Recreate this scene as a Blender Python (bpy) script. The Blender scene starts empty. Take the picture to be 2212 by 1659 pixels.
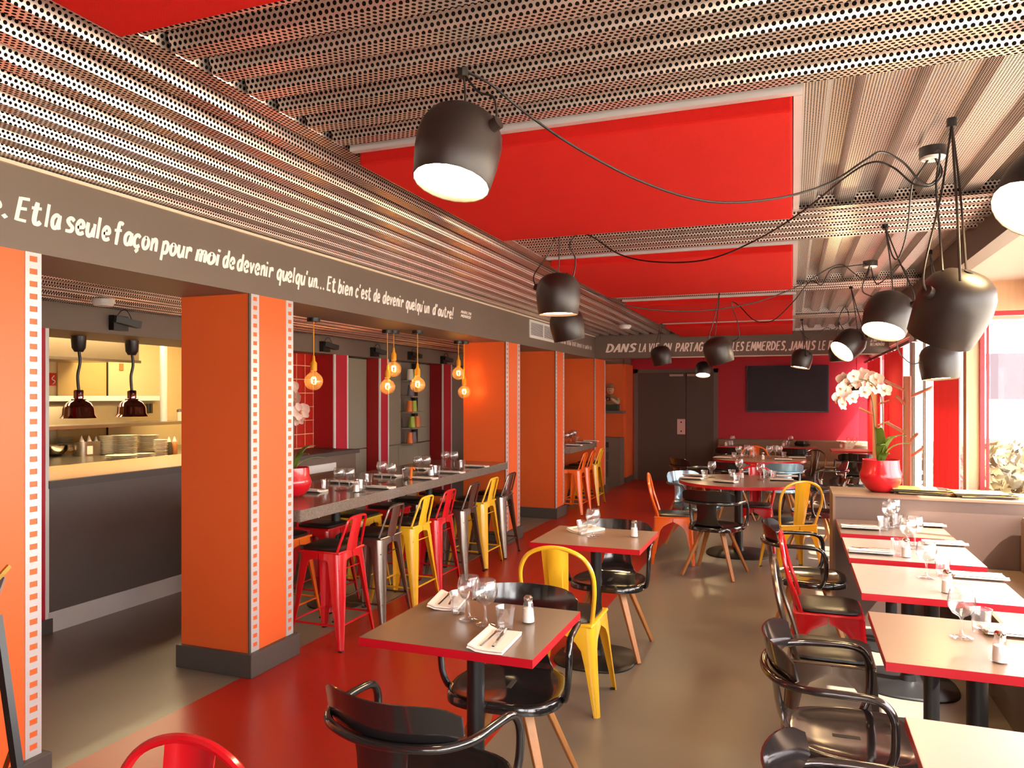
import bpy, bmesh, math, random
from mathutils import Vector, Matrix
random.seed(7)
scene = bpy.context.scene
COL = scene.collection
PI = math.pi
# ------------------------------------------------------------------ camera
F, H, CX, CY = 1615.0, 1.62, 1106.0, 855.0
TH = math.atan(606 / F); CT, ST = math.cos(TH), math.sin(TH)
cd = bpy.data.cameras.new('camera'); cam = bpy.data.objects.new('camera', cd); COL.objects.link(cam)
cam.location = (0, 0, H); cam.rotation_euler = (PI / 2, 0, TH)
cd.sensor_fit = 'HORIZONTAL'; cd.sensor_width = 36.0; cd.lens = F / 2212 * 36.0
cd.shift_y = (CY - 829.5) / 2212; cd.clip_start = 0.05; cd.clip_end = 200
scene.camera = cam
# ------------------------------------------------------------------ world, sun, exposure
w = bpy.data.worlds.new('world'); scene.world = w; w.use_nodes = True
wn = w.node_tree.nodes; wl = w.node_tree.links; bg = wn['Background']
tc = wn.new('ShaderNodeTexCoord'); sx = wn.new('ShaderNodeSeparateXYZ'); cr = wn.new('ShaderNodeValToRGB')
wl.new(tc.outputs['Generated'], sx.inputs[0]); wl.new(sx.outputs['Z'], cr.inputs[0]); wl.new(cr.outputs[0], bg.inputs[0])
cr.color_ramp.elements[0].position = 0.0; cr.color_ramp.elements[0].color = (1.0, .965, .92, 1)
cr.color_ramp.elements[1].position = 0.5; cr.color_ramp.elements[1].color = (.96, .98, 1.0, 1)
bg.inputs[1].default_value = 6.0
sd = bpy.data.lights.new('sun', 'SUN'); sun = bpy.data.objects.new('sun', sd); COL.objects.link(sun)
sd.energy = 14.0; sd.angle = math.radians(.6); sd.color = (1, .93, .82)
sun.rotation_euler = Vector((1.0, -.28, 1.45)).to_track_quat('Z', 'Y').to_euler()
sun.location = (6, 2, 8)
vs = scene.view_settings
vs.view_transform = 'Standard'; vs.look = 'None'; vs.exposure = 1.08; vs.gamma = 1.0; vs.use_curve_mapping = False
cy = scene.cycles
cy.max_bounces = 7; cy.diffuse_bounces = 4; cy.glossy_bounces = 3; cy.transmission_bounces = 4; cy.transparent_max_bounces = 14
cy.sample_clamp_indirect = 6.0; cy.caustics_reflective = False; cy.caustics_refractive = False
cy.use_denoising = True; cy.blur_glossy = 0.6
try:
    cy.denoiser = 'OPENIMAGEDENOISE'
except Exception:
    pass
# ------------------------------------------------------------------ helpers
def lin(c):
    return tuple((v / 255 / 12.92 if v / 255 <= .04045 else ((v / 255 + .055) / 1.055) ** 2.4) for v in c) + (1,)
MATS = {}
def mat(name, rgb, rough=.5, metal=0.0, var=.06, scale=8.0, spec=.5, coat=0.0, bump=0.0, bscale=60.0, emit=None, trans=0.0, stretch=(1, 1, 1)):
    if name in MATS: return MATS[name]
    m = bpy.data.materials.new(name); m.use_nodes = True; nt = m.node_tree; n = nt.nodes; l = nt.links
    b = n['Principled BSDF']; c = lin(rgb)
    t = n.new('ShaderNodeTexCoord'); mp = n.new('ShaderNodeMapping'); mp.inputs['Scale'].default_value = stretch
    l.new(t.outputs['Object'], mp.inputs[0])
    nz = n.new('ShaderNodeTexNoise'); nz.inputs['Scale'].default_value = scale; nz.inputs['Detail'].default_value = 3
    l.new(mp.outputs[0], nz.inputs['Vector'])
    mx = n.new('ShaderNodeMix'); mx.data_type = 'RGBA'
    mx.inputs[6].default_value = tuple(x * (1 - var) for x in c[:3]) + (1,)
    mx.inputs[7].default_value = tuple(min(1, x * (1 + var)) for x in c[:3]) + (1,)
    l.new(nz.outputs[0], mx.inputs[0]); l.new(mx.outputs[2], b.inputs['Base Color'])
    b.inputs['Roughness'].default_value = rough; b.inputs['Metallic'].default_value = metal
    b.inputs['Specular IOR Level'].default_value = spec; b.inputs['Coat Weight'].default_value = coat
    b.inputs['Coat Roughness'].default_value = .08
    if bump:
        n2 = n.new('ShaderNodeTexNoise'); n2.inputs['Scale'].default_value = bscale; l.new(t.outputs['Object'], n2.inputs['Vector'])
        bp = n.new('ShaderNodeBump'); bp.inputs['Strength'].default_value = bump; bp.inputs['Distance'].default_value = .01
        l.new(n2.outputs[0], bp.inputs['Height']); l.new(bp.outputs[0], b.inputs['Normal'])
    if emit:
        b.inputs['Emission Color'].default_value = lin(emit[0]); b.inputs['Emission Strength'].default_value = emit[1]
    if trans:
        out = n['Material Output']; tr = n.new('ShaderNodeBsdfTranslucent'); ms = n.new('ShaderNodeMixShader')
        l.new(mx.outputs[2], tr.inputs[0]); ms.inputs[0].default_value = trans
        l.new(b.outputs[0], ms.inputs[1]); l.new(tr.outputs[0], ms.inputs[2]); l.new(ms.outputs[0], out.inputs[0])
    MATS[name] = m
    return m
def glassmat(name, tint=(1, 1, 1), body=.06, rough=.02, edge=.6, haze=0.0):
    """thin glass: clear, with Fresnel reflections"""
    m = bpy.data.materials.new(name); m.use_nodes = True; nt = m.node_tree; n = nt.nodes; l = nt.links
    for x in list(n):
        if x.type == 'BSDF_PRINCIPLED': n.remove(x)
    out = n['Material Output']; tr = n.new('ShaderNodeBsdfTransparent'); gl = n.new('ShaderNodeBsdfGlossy'); ms = n.new('ShaderNodeMixShader')
    fr = n.new('ShaderNodeLayerWeight'); fr.inputs[0].default_value = .5; pw = n.new('ShaderNodeMath'); pw.operation = 'POWER'; pw.inputs[1].default_value = 2.8
    m2 = n.new('ShaderNodeMath'); m2.operation = 'MULTIPLY'; m2.inputs[1].default_value = edge; ma = n.new('ShaderNodeMath'); ma.operation = 'ADD'; ma.use_clamp = True
    l.new(fr.outputs['Facing'], pw.inputs[0]); l.new(pw.outputs[0], m2.inputs[0]); l.new(m2.outputs[0], ma.inputs[0]); ma.inputs[1].default_value = body
    tr.inputs[0].default_value = tint + (1,); gl.inputs['Roughness'].default_value = rough
    df = n.new('ShaderNodeBsdfTranslucent'); df.inputs[0].default_value = tint + (1,); d2 = n.new('ShaderNodeBsdfDiffuse'); d2.inputs[0].default_value = tint + (1,); mh = n.new('ShaderNodeMixShader'); mh.inputs[0].default_value = .5; l.new(df.outputs[0], mh.inputs[1]); l.new(d2.outputs[0], mh.inputs[2])
    m0 = n.new('ShaderNodeMixShader'); m0.inputs[0].default_value = haze; l.new(tr.outputs[0], m0.inputs[1]); l.new(mh.outputs[0], m0.inputs[2])
    l.new(ma.outputs[0], ms.inputs[0]); l.new(m0.outputs[0], ms.inputs[1]); l.new(gl.outputs[0], ms.inputs[2]); l.new(ms.outputs[0], out.inputs[0])
    MATS[name] = m
    return m
def perf(name, pitch, rad, rgb=(232, 216, 206), rough=.3):
    """perforated sheet steel: staggered round holes laid out in sheet coordinates"""
    m = bpy.data.materials.new(name); m.use_nodes = True; nt = m.node_tree; n = nt.nodes; l = nt.links; b = n['Principled BSDF']
    uv = n.new('ShaderNodeUVMap'); uv.uv_map = 'UVMap'
    ds = []
    for off in (0.0, 0.5):
        mp = n.new('ShaderNodeMapping'); mp.inputs['Scale'].default_value = (1 / pitch, 1 / (pitch * 1.732), 1); mp.inputs['Location'].default_value = (off, off, 0)
        fr = n.new('ShaderNodeVectorMath'); fr.operation = 'FRACTION'; sb = n.new('ShaderNodeVectorMath'); sb.operation = 'SUBTRACT'; sb.inputs[1].default_value = (.5, .5, 0)
        mu = n.new('ShaderNodeVectorMath'); mu.operation = 'MULTIPLY'; mu.inputs[1].default_value = (1, 1.732, 0); ln = n.new('ShaderNodeVectorMath'); ln.operation = 'LENGTH'
        l.new(uv.outputs[0], mp.inputs[0]); l.new(mp.outputs[0], fr.inputs[0]); l.new(fr.outputs[0], sb.inputs[0]); l.new(sb.outputs[0], mu.inputs[0]); l.new(mu.outputs[0], ln.inputs[0])
        ds.append(ln)
    mn = n.new('ShaderNodeMath'); mn.operation = 'MINIMUM'; l.new(ds[0].outputs['Value'], mn.inputs[0]); l.new(ds[1].outputs['Value'], mn.inputs[1])
    lt = n.new('ShaderNodeMath'); lt.operation = 'LESS_THAN'; l.new(mn.outputs[0], lt.inputs[0]); lt.inputs[1].default_value = rad / pitch
    nz = n.new('ShaderNodeTexNoise'); nz.inputs['Scale'].default_value = 3.0; mx0 = n.new('ShaderNodeMix'); mx0.data_type = 'RGBA'
    l.new(nz.outputs[0], mx0.inputs[0]); c = lin(rgb); mx0.inputs[6].default_value = tuple(x * .86 for x in c[:3]) + (1,); mx0.inputs[7].default_value = c
    mx = n.new('ShaderNodeMix'); mx.data_type = 'RGBA'; l.new(lt.outputs[0], mx.inputs[0]); l.new(mx0.outputs[2], mx.inputs[6]); mx.inputs[7].default_value = (.012, .009, .008, 1)
    l.new(mx.outputs[2], b.inputs['Base Color'])
    iv = n.new('ShaderNodeMath'); iv.operation = 'MULTIPLY_ADD'; l.new(lt.outputs[0], iv.inputs[0]); iv.inputs[1].default_value = -.72; iv.inputs[2].default_value = .72
    l.new(iv.outputs[0], b.inputs['Metallic']); b.inputs['Roughness'].default_value = rough
    sp = n.new('ShaderNodeMath'); sp.operation = 'MULTIPLY_ADD'; l.new(lt.outputs[0], sp.inputs[0]); sp.inputs[1].default_value = -.5; sp.inputs[2].default_value = .5
    l.new(sp.outputs[0], b.inputs['Specular IOR Level'])
    MATS[name] = m
    return m

class MB:
    def __init__(s): s.v = []; s.f = []
    def add(s, vs_, fs):
        o = len(s.v); s.v += [tuple(p) for p in vs_]; s.f += [tuple(i + o for i in f) for f in fs]; return s
    def box(s, x0, x1, y0, y1, z0, z1):
        v = [(x, y, z) for z in (z0, z1) for y in (y0, y1) for x in (x0, x1)]
        return s.add(v, [(0, 2, 3, 1), (4, 5, 7, 6), (0, 1, 5, 4), (2, 6, 7, 3), (0, 4, 6, 2), (1, 3, 7, 5)])
    def bar(s, p0, p1, w0, h0, w1=None, h1=None, up=(0, 0, 1)):
        p0, p1 = Vector(p0), Vector(p1); d = (p1 - p0).normalized(); up = Vector(up)
        if abs(d.dot(up)) > .98: up = Vector((1, 0, 0))
        a = d.cross(up).normalized(); b = a.cross(d)
        w1 = w1 or w0; h1 = h1 or h0; v = []
        for p, ww, hh in ((p0, w0, h0), (p1, w1, h1)):
            for i, j in ((-1, -1), (1, -1), (1, 1), (-1, 1)): v.append(p + a * ww / 2 * i + b * hh / 2 * j)
        return s.add(v, [(0, 3, 2, 1), (4, 5, 6, 7), (0, 1, 5, 4), (1, 2, 6, 5), (2, 3, 7, 6), (3, 0, 4, 7)])
    def tube(s, pts, r, n=8, caps=True, closed=False):
        pts = [Vector(p) for p in pts]; N = len(pts); rs = r if isinstance(r, (list, tuple)) else [r] * N
        t = []
        for i in range(N):
            a = pts[(i - 1) % N] if (i > 0 or closed) else pts[i]; b = pts[(i + 1) % N] if (i < N - 1 or closed) else pts[i]
            t.append((b - a).normalized())
        u = Vector((0, 0, 1)) if abs(t[0].z) < .9 else Vector((1, 0, 0))
        u = (u - t[0] * u.dot(t[0])).normalized(); rings = []
        for i in range(N):
            u = (u - t[i] * u.dot(t[i]))
            u = u.normalized() if u.length > 1e-6 else t[i].orthogonal().normalized()
            w_ = t[i].cross(u)
            rings.append([pts[i] + (u * math.cos(2 * PI * k / n) + w_ * math.sin(2 * PI * k / n)) * rs[i] for k in range(n)])
        return s.loft(rings, caps and not closed, closed)
    def loft(s, rings, caps=True, closed=False):
        n = len(rings[0]); v = [p for r in rings for p in r]; f = []
        for i in range(len(rings) - (0 if closed else 1)):
            j = (i + 1) % len(rings)
            for k in range(n): f.append((i * n + k, i * n + (k + 1) % n, j * n + (k + 1) % n, j * n + k))
        if caps:
            f.append(tuple(range(n - 1, -1, -1))); f.append(tuple((len(rings) - 1) * n + k for k in range(n)))
        return s.add(v, f)
    def lathe(s, prof, n=20, c=(0, 0, 0), cap0=False, cap1=False, facet=1.0):
        rings = [[(c[0] + r * math.cos(2 * PI * k / n) * (facet if k % 2 else 1), c[1] + r * math.sin(2 * PI * k / n) * (facet if k % 2 else 1), c[2] + z) for k in range(n)] for r, z in prof]
        m = len(s.v); s.loft(rings, False)
        if cap0: s.f.append(tuple(m + k for k in range(n - 1, -1, -1)))
        if cap1: s.f.append(tuple(m + (len(prof) - 1) * n + k for k in range(n)))
        return s
    def sheet(s, grid, th):
        """curved sheet with thickness: grid[j][i] points, th offset vector"""
        R = len(grid); Cn = len(grid[0]); a = [Vector(p) for r in grid for p in r]; b = [p + Vector(th) for p in a]; f = []; o = R * Cn
        for j in range(R - 1):
            for i in range(Cn - 1):
                q = (j * Cn + i, j * Cn + i + 1, (j + 1) * Cn + i + 1, (j + 1) * Cn + i)
                f.append(q); f.append(tuple(o + k for k in reversed(q)))
        for i in range(Cn - 1):
            f.append((i + 1, i, o + i, o + i + 1)); e = (R - 1) * Cn; f.append((e + i, e + i + 1, o + e + i + 1, o + e + i))
        for j in range(R - 1):
            f.append((j * Cn, (j + 1) * Cn, o + (j + 1) * Cn, o + j * Cn)); k = j * Cn + Cn - 1; f.append((k + Cn, k, o + k, o + k + Cn))
        return s.add(a + b, f)
    def prism(s, poly, z0, z1):
        n = len(poly); v = [(x, y, z0) for x, y in poly] + [(x, y, z1) for x, y in poly]
        return s.add(v, [tuple(range(n - 1, -1, -1)), tuple(range(n, 2 * n))] + [(k, (k + 1) % n, n + (k + 1) % n, n + k) for k in range(n)])
    def xf(s, M):
        s.v = [tuple(M @ Vector(p)) for p in s.v]; return s
    def build(s, name, m, parent=None, smooth=False, bevel=0.0, seg=2, ang=35, fix=False):
        me = bpy.data.meshes.new(name); me.from_pydata(s.v, [], s.f)
        if bevel or fix:
            bm = bmesh.new(); bm.from_mesh(me)
            bmesh.ops.recalc_face_normals(bm, faces=bm.faces)
            if bevel:
                es = [e for e in bm.edges if len(e.link_faces) == 2 and e.calc_face_angle(0) > .6]
                bmesh.ops.bevel(bm, geom=es, offset=bevel, segments=seg, affect='EDGES', profile=.5, clamp_overlap=True)
            bm.to_mesh(me); bm.free()
        me.materials.append(m)
        if smooth:
            me.polygons.foreach_set('use_smooth', [True] * len(me.polygons)); me.set_sharp_from_angle(angle=math.radians(ang))
        o = bpy.data.objects.new(name, me); COL.objects.link(o)
        if parent: o.parent = parent
        return o
def bx(name, m, x0, x1, y0, y1, z0, z1, parent=None, bevel=0.0):
    return MB().box(x0, x1, y0, y1, z0, z1).build(name, m, parent, bevel=bevel)
def thing(name, label, cat, loc=(0, 0, 0), rz=0.0, group=None):
    o = bpy.data.objects.new(name, None); COL.objects.link(o); o.location = loc; o.rotation_euler = (0, 0, rz); o.empty_display_size = .1
    o['label'] = label; o['category'] = cat
    if group: o['group'] = group
    return o
def tag(o, label, cat, group=None):
    o['label'] = label; o['category'] = cat
    if group: o['group'] = group
    return o
def struct(o): o['kind'] = 'structure'; return o
def dup(root, loc=None, rz=None, label=None, group=None):
    r = root.copy(); COL.objects.link(r)
    if loc is not None: r.location = loc
    if rz is not None: r.rotation_euler = (0, 0, rz)
    if label: r['label'] = label
    if group: r['group'] = group
    for ch in list(root.children):
        c = ch.copy(); COL.objects.link(c); c.parent = r
        for g in list(ch.children):
            d = g.copy(); COL.objects.link(d); d.parent = c
    return r
class Proto:
    """the first placing moves the first-built thing, every later one copies it"""
    def __init__(s, make, *a): s.make = make; s.a = a; s.o = None
    def put(s, loc, rz, label, group=None):
        if s.o is None:
            s.o = s.make(*s.a); s.o.location = loc; s.o.rotation_euler = (0, 0, rz); s.o['label'] = label
            if group: s.o['group'] = group
            return s.o
        return dup(s.o, loc, rz, label, group)
def smooth(pts, k=6, closed=False):
    P_ = [Vector(p) for p in pts]; n = len(P_); out = []
    for i in range(n if closed else n - 1):
        p0 = P_[(i - 1) % n] if (i > 0 or closed) else P_[0]; p1 = P_[i]; p2 = P_[(i + 1) % n]
        p3 = P_[(i + 2) % n] if (i + 2 < n or closed) else P_[-1]
        for j in range(k):
            t = j / k
            out.append(.5 * ((2 * p1) + (p2 - p0) * t + (2 * p0 - 5 * p1 + 4 * p2 - p3) * t * t + (3 * p1 - p0 - 3 * p2 + p3) * t ** 3))
    if not closed: out.append(P_[-1])
    return out
def onz(u, v, z):
    """where the sight line measured at (u, v) in the photograph meets the level z"""
    a = (u - CX) / F; b = (CY - v) / F; t = (z - H) / b
    return (t * (a * CT - ST), t * (a * ST + CT))
def dp(u, v, d):
    """a point of the room at distance d along the measured sight line"""
    a = (u - CX) / F; b = (CY - v) / F
    return Vector((d * (a * CT - ST), d * (a * ST + CT), H + d * b))
def face(fx, fy): return math.atan2(-fx, fy)
def mirror(pts): return list(pts) + [(-x, y, z) for x, y, z in reversed(pts[:-1])]

# ------------------------------------------------------------------ materials
ORANGE = mat('orange_laminate', (230, 100, 44), .42, var=.04, scale=3)
BEAMG = mat('grey_brown_paint', (112, 97, 85), .5, var=.05, scale=3)
PLINTH = mat('plinth_grey', (78, 72, 68), .5, bump=.1)
STRIPM = mat('brushed_strip_metal', (206, 202, 202), .34, metal=.35, var=.05, stretch=(1, 1, 30))
REDFAB = mat('red_acoustic_fabric', (190, 26, 20), .85, spec=.15, bump=.35, bscale=420, var=.05)
CRIM = mat('crimson_paint', (188, 30, 52), .55, var=.04, scale=2)
DKRED = mat('dark_red_laminate', (158, 22, 26), .45, var=.05)
TAUPE = mat('taupe_laminate', (128, 98, 78), .45, var=.05, scale=4)
TAUPEF = mat('taupe_leatherette', (132, 112, 92), .55, var=.06, bump=.08, bscale=200)
DOORM = mat('dark_taupe_door', (84, 70, 60), .5, var=.04)
CREAM = mat('cream_paint', (222, 202, 176), .6, var=.03)
WOODT = mat('pale_timber', (200, 160, 124), .5, var=.12, scale=5, stretch=(8, 8, .6))
WHITEP = mat('white_frame', (226, 226, 222), .4, var=.03)
REDFR = mat('red_frame', (176, 24, 34), .35, var=.04)
TOP1 = mat('tabletop_laminate_tan', (144, 116, 96), .3, var=.06, scale=14, spec=.6)
TOP2 = mat('tabletop_laminate_brown', (120, 98, 82), .28, var=.06, scale=14, spec=.6)
TOP3 = mat('tabletop_laminate_glare', (172, 154, 142), .32, var=.04, scale=14, spec=.6)  # laminate lightened: window glare on the tops painted into the colour
REDEDGE = mat('red_edge_band', (180, 16, 32), .3, var=.04)
STONE = mat('speckled_stone', (120, 108, 98), .12, var=.9, scale=150, spec=.7)
BLACKM = mat('black_powder_coat', (26, 24, 24), .38, var=.1)
CUSH = mat('black_vinyl_cushion', (34, 30, 28), .32, var=.1, bump=.05)
CHAIRB = mat('black_gloss_steel', (34, 31, 31), .14, metal=.25, var=.05, spec=.8, coat=.6)
CHAIRS = mat('smoked_gloss_steel', (78, 70, 70), .12, metal=.8, var=.05, coat=.5)
CHAIRBL = mat('blue_grey_steel', (128, 158, 172), .18, metal=.5, var=.05, coat=.5)
CHRM = mat('chrome', (225, 222, 218), .1, metal=1.0, var=.03)
LEGW = mat('oak_leg', (188, 126, 72), .42, var=.2, scale=7, stretch=(10, 10, .8))
CRED = mat('red_gloss_paint', (200, 20, 30), .18, var=.04, spec=.6, coat=.5)
CYEL = mat('yellow_gloss_paint', (240, 186, 42), .22, var=.04, coat=.4)
CORA = mat('orange_gloss_paint', (240, 108, 32), .22, var=.04, coat=.4)
CGUN2 = mat('brown_steel', (112, 96, 84), .24, metal=.85, var=.1, coat=.4)
CGUN = mat('gunmetal_steel', (142, 130, 120), .24, metal=.9, var=.1, coat=.4)
LAMPM = mat('dark_bronze_paint', (38, 28, 25), .42, var=.05)
LAMPE = mat('lamp_diffuser', (255, 246, 225), .4, emit=((255, 218, 156), 42.0))
CORD = mat('black_cord', (30, 22, 20), .45)
YCORD = mat('yellow_silicone', (236, 160, 24), .5)
RACKW = mat('pale_rack_timber', (232, 190, 152), .5, var=.12, scale=5, stretch=(8, 8, .6))
KICK = mat('kick_plate_steel', (206, 204, 200), .35, metal=.15, var=.1, scale=3)
LETTER = mat('cream_lettering', (252, 240, 230), .6, var=.02)
NAPK = mat('white_napkin', (240, 226, 214), .8, var=.02, bump=.15, bscale=300)
STEELC = mat('cutlery_steel', (190, 180, 165), .16, metal=1.0)
SALT = mat('salt', (240, 232, 224), .9, var=.02)
GLASS = glassmat('clear_glass', (.98, .98, .98), .10, .06, .95, .03)
GLASSW = glassmat('window_glass', (.99, .99, .99), .015, .0, .4)
GLASSA = glassmat('amber_bulb_glass', (1.0, .82, .56), .07, .04, .4, .10)
LEAF = mat('orchid_leaf', (88, 108, 34), .35, var=.2, scale=6)
STEM = mat('orchid_stem', (84, 78, 38), .5)
PETAL = mat('orchid_petal', (246, 222, 206), .6, var=.05, trans=.25)
PETALC = mat('orchid_lip', (210, 140, 60), .6, var=.2)
POTR = mat('red_glazed_pot', (206, 22, 34), .25, var=.04, coat=.5)
SSTEEL = mat('kitchen_steel', (168, 156, 138), .3, metal=.9, var=.08)
KWALL = mat('kitchen_wall_panel', (236, 214, 164), .5, var=.03)
PLATE = mat('white_china', (238, 228, 208), .25, var=.02)
CAB = mat('grey_green_cabinet', (150, 144, 126), .5, var=.05, scale=3)
DARK = mat('dark_cavity', (44, 36, 30), .7)
COUNT = mat('counter_tan_laminate', (196, 146, 96), .3, var=.08, spec=.6)
COUNTF = mat('dark_counter_laminate', (92, 84, 80), .28, var=.06, scale=2)
TVM = mat('tv_screen', (44, 40, 50), .4, spec=.25)
SKIN = mat('figurine_skin', (214, 150, 110), .5)
HAT = mat('figurine_tan', (150, 104, 62), .7)
GREEN = mat('figurine_base_green', (52, 60, 42), .6, var=.3, scale=30)
PERF = perf('perforated_steel', .0178, .0056)
PERFF = perf('fine_perforated_steel', .0105, .0034, (236, 222, 212), .36)
# ------------------------------------------------------------------ floor, walls, ceiling
def floor_material():
    m = bpy.data.materials.new('poured_floor'); m.use_nodes = True; n = m.node_tree.nodes; l = m.node_tree.links; b = n['Principled BSDF']
    t = n.new('ShaderNodeTexCoord'); sp = n.new('ShaderNodeSeparateXYZ'); l.new(t.outputs['Object'], sp.inputs[0])
    a = n.new('ShaderNodeMath'); a.operation = 'GREATER_THAN'; a.inputs[1].default_value = -2.967; l.new(sp.outputs[0], a.inputs[0])
    c = n.new('ShaderNodeMath'); c.operation = 'LESS_THAN'; c.inputs[1].default_value = -1.33; l.new(sp.outputs[0], c.inputs[0])
    k = n.new('ShaderNodeMath'); k.operation = 'MULTIPLY'; l.new(a.outputs[0], k.inputs[0]); l.new(c.outputs[0], k.inputs[1])
    nz = n.new('ShaderNodeTexNoise'); nz.inputs['Scale'].default_value = 1.6; nz.inputs['Detail'].default_value = 5; l.new(t.outputs['Object'], nz.inputs['Vector'])
    def two(c0, c1):
        x = n.new('ShaderNodeMix'); x.data_type = 'RGBA'; x.inputs[6].default_value = lin(c0); x.inputs[7].default_value = lin(c1); l.new(nz.outputs[0], x.inputs[0]); return x
    g = two((116, 106, 94), (132, 122, 108)); r = two((160, 30, 20), (178, 38, 26))
    x = n.new('ShaderNodeMix'); x.data_type = 'RGBA'; l.new(k.outputs[0], x.inputs[0]); l.new(g.outputs[2], x.inputs[6]); l.new(r.outputs[2], x.inputs[7]); l.new(x.outputs[2], b.inputs['Base Color'])
    rr = n.new('ShaderNodeMapRange'); rr.inputs[3].default_value = .24; rr.inputs[4].default_value = .38; l.new(nz.outputs[0], rr.inputs[0]); l.new(rr.outputs[0], b.inputs['Roughness'])
    return m
YB = 14.4
struct(bx('floor', floor_material(), -9.0, 1.75, -3.2, YB + .1, -.1, 0))
struct(bx('ceiling', mat('light_block_slab', (60, 52, 46), .8), -5.6, 2.0, -3.2, YB + .1, 2.68, 2.78))  # slab added above the sheets to block light from overhead
def corrugated(name, x0, x1, y0, y1, zb, along, m, period=.158, dz=.045, flip=False):
    """trapezoid-profile sheet; 'along' is the direction of its ribs"""
    lo, hi = (x0, x1) if along == 'y' else (y0, y1); a0, a1 = (y0, y1) if along == 'y' else (x0, x1)
    prof = []; p = lo; wl_, s_, wt = period * .40, period * .10, period * .40
    while p < hi:
        for dx, z in ((0, 0), (wl_, 0), (wl_ + s_, dz), (wl_ + s_ + wt, dz)):
            if p + dx < hi: prof.append((p + dx, z))
        p += period
    prof.append((hi, prof[-1][1])); v = []; arc = 0; arcs = []
    for i, (q, z) in enumerate(prof):
        if i: arc += math.hypot(q - prof[i - 1][0], z - prof[i - 1][1])
        arcs.append(arc)
        for a in (a0, a1): v.append((q, a, zb + z) if along == 'y' else (a, q, zb + z))
    f = []; uv = []
    for i in range(len(prof) - 1):
        f.append((2 * i, 2 * i + 1, 2 * i + 3, 2 * i + 2)); uv += [(a0, arcs[i]), (a1, arcs[i]), (a1, arcs[i + 1]), (a0, arcs[i + 1])]
    me = bpy.data.meshes.new(name); me.from_pydata(v, [], f); ul = me.uv_layers.new(name='UVMap')
    for i, q in enumerate(uv): ul.data[i].uv = q
    me.materials.append(m); o = bpy.data.objects.new(name, me); COL.objects.link(o); return struct(o)
ZC = 2.565
PAN = [(-.20, 1.385), (2.47, 3.97), (4.88, 6.62), (7.30, 9.15), (9.78, 11.36)]
corrugated('ceiling', -2.93, -1.575, -3.2, 11.55, ZC, 'y', PERF)
cross = [(-3.2, -.35), (1.42, 2.43), (4.0, 4.80), (6.66, 7.24), (9.2, 9.72)]
for y0, y1 in cross: corrugated('ceiling', -1.575, .96, y0, y1, ZC - .012, 'x', PERF, .152)
for y0, y1 in PAN: corrugated('ceiling', .03, .96, y0 - .12, y1 + .12, ZC + .025, 'y', PERFF, .18)
corrugated('ceiling', -5.5, -3.43, -3.2, YB, 2.27, 'y', PERF)
def fascia(x0, x1, y, z0, z1):
    me = bpy.data.meshes.new('ceiling'); me.from_pydata([(x0, y, z0), (x1, y, z0), (x1, y, z1), (x0, y, z1)], [], [(0, 1, 2, 3)]); ul = me.uv_layers.new(name='UVMap')
    for i, q in enumerate(((x0, z0), (x1, z0), (x1, z1), (x0, z1))): ul.data[i].uv = q
    me.materials.append(PERF); o = bpy.data.objects.new('ceiling', me); COL.objects.link(o); return struct(o)
for y0, y1 in PAN[1:]: fascia(.03, .96, y1 + .118, ZC - .012, ZC + .10); fascia(.03, .96, y0 - .118, ZC - .012, ZC + .10)
# red acoustic panels set between the corrugated bays
names = ['nearest red panel, cut by the top of the photo', 'large red panel in front of the hanging lamps', 'red panel second beyond the big nearest lamp',
         'red panel third beyond the big nearest lamp', 'farthest narrow-looking red panel before the lettered beam']
for i, (y0, y1) in enumerate(PAN):
    t = thing('acoustic_panel', 'flat red fabric ceiling panel, ' + names[i], 'ceiling panel', (0, 0, 0), group='red fabric ceiling panels')
    bx('fabric_panel', REDFAB, -1.55, 0, y0, y1, 2.50, 2.56, t, .008)
    fr = MB().box(-1.57, .03, y0 - .035, y0 - .005, 2.545, 2.60).box(0.003, .03, y0, y1, 2.545, 2.60).box(-1.57, .03, y1 + .005, y1 + .03, 2.545, 2.60)
    fr.build('panel_frame', STRIPM, t)
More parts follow.
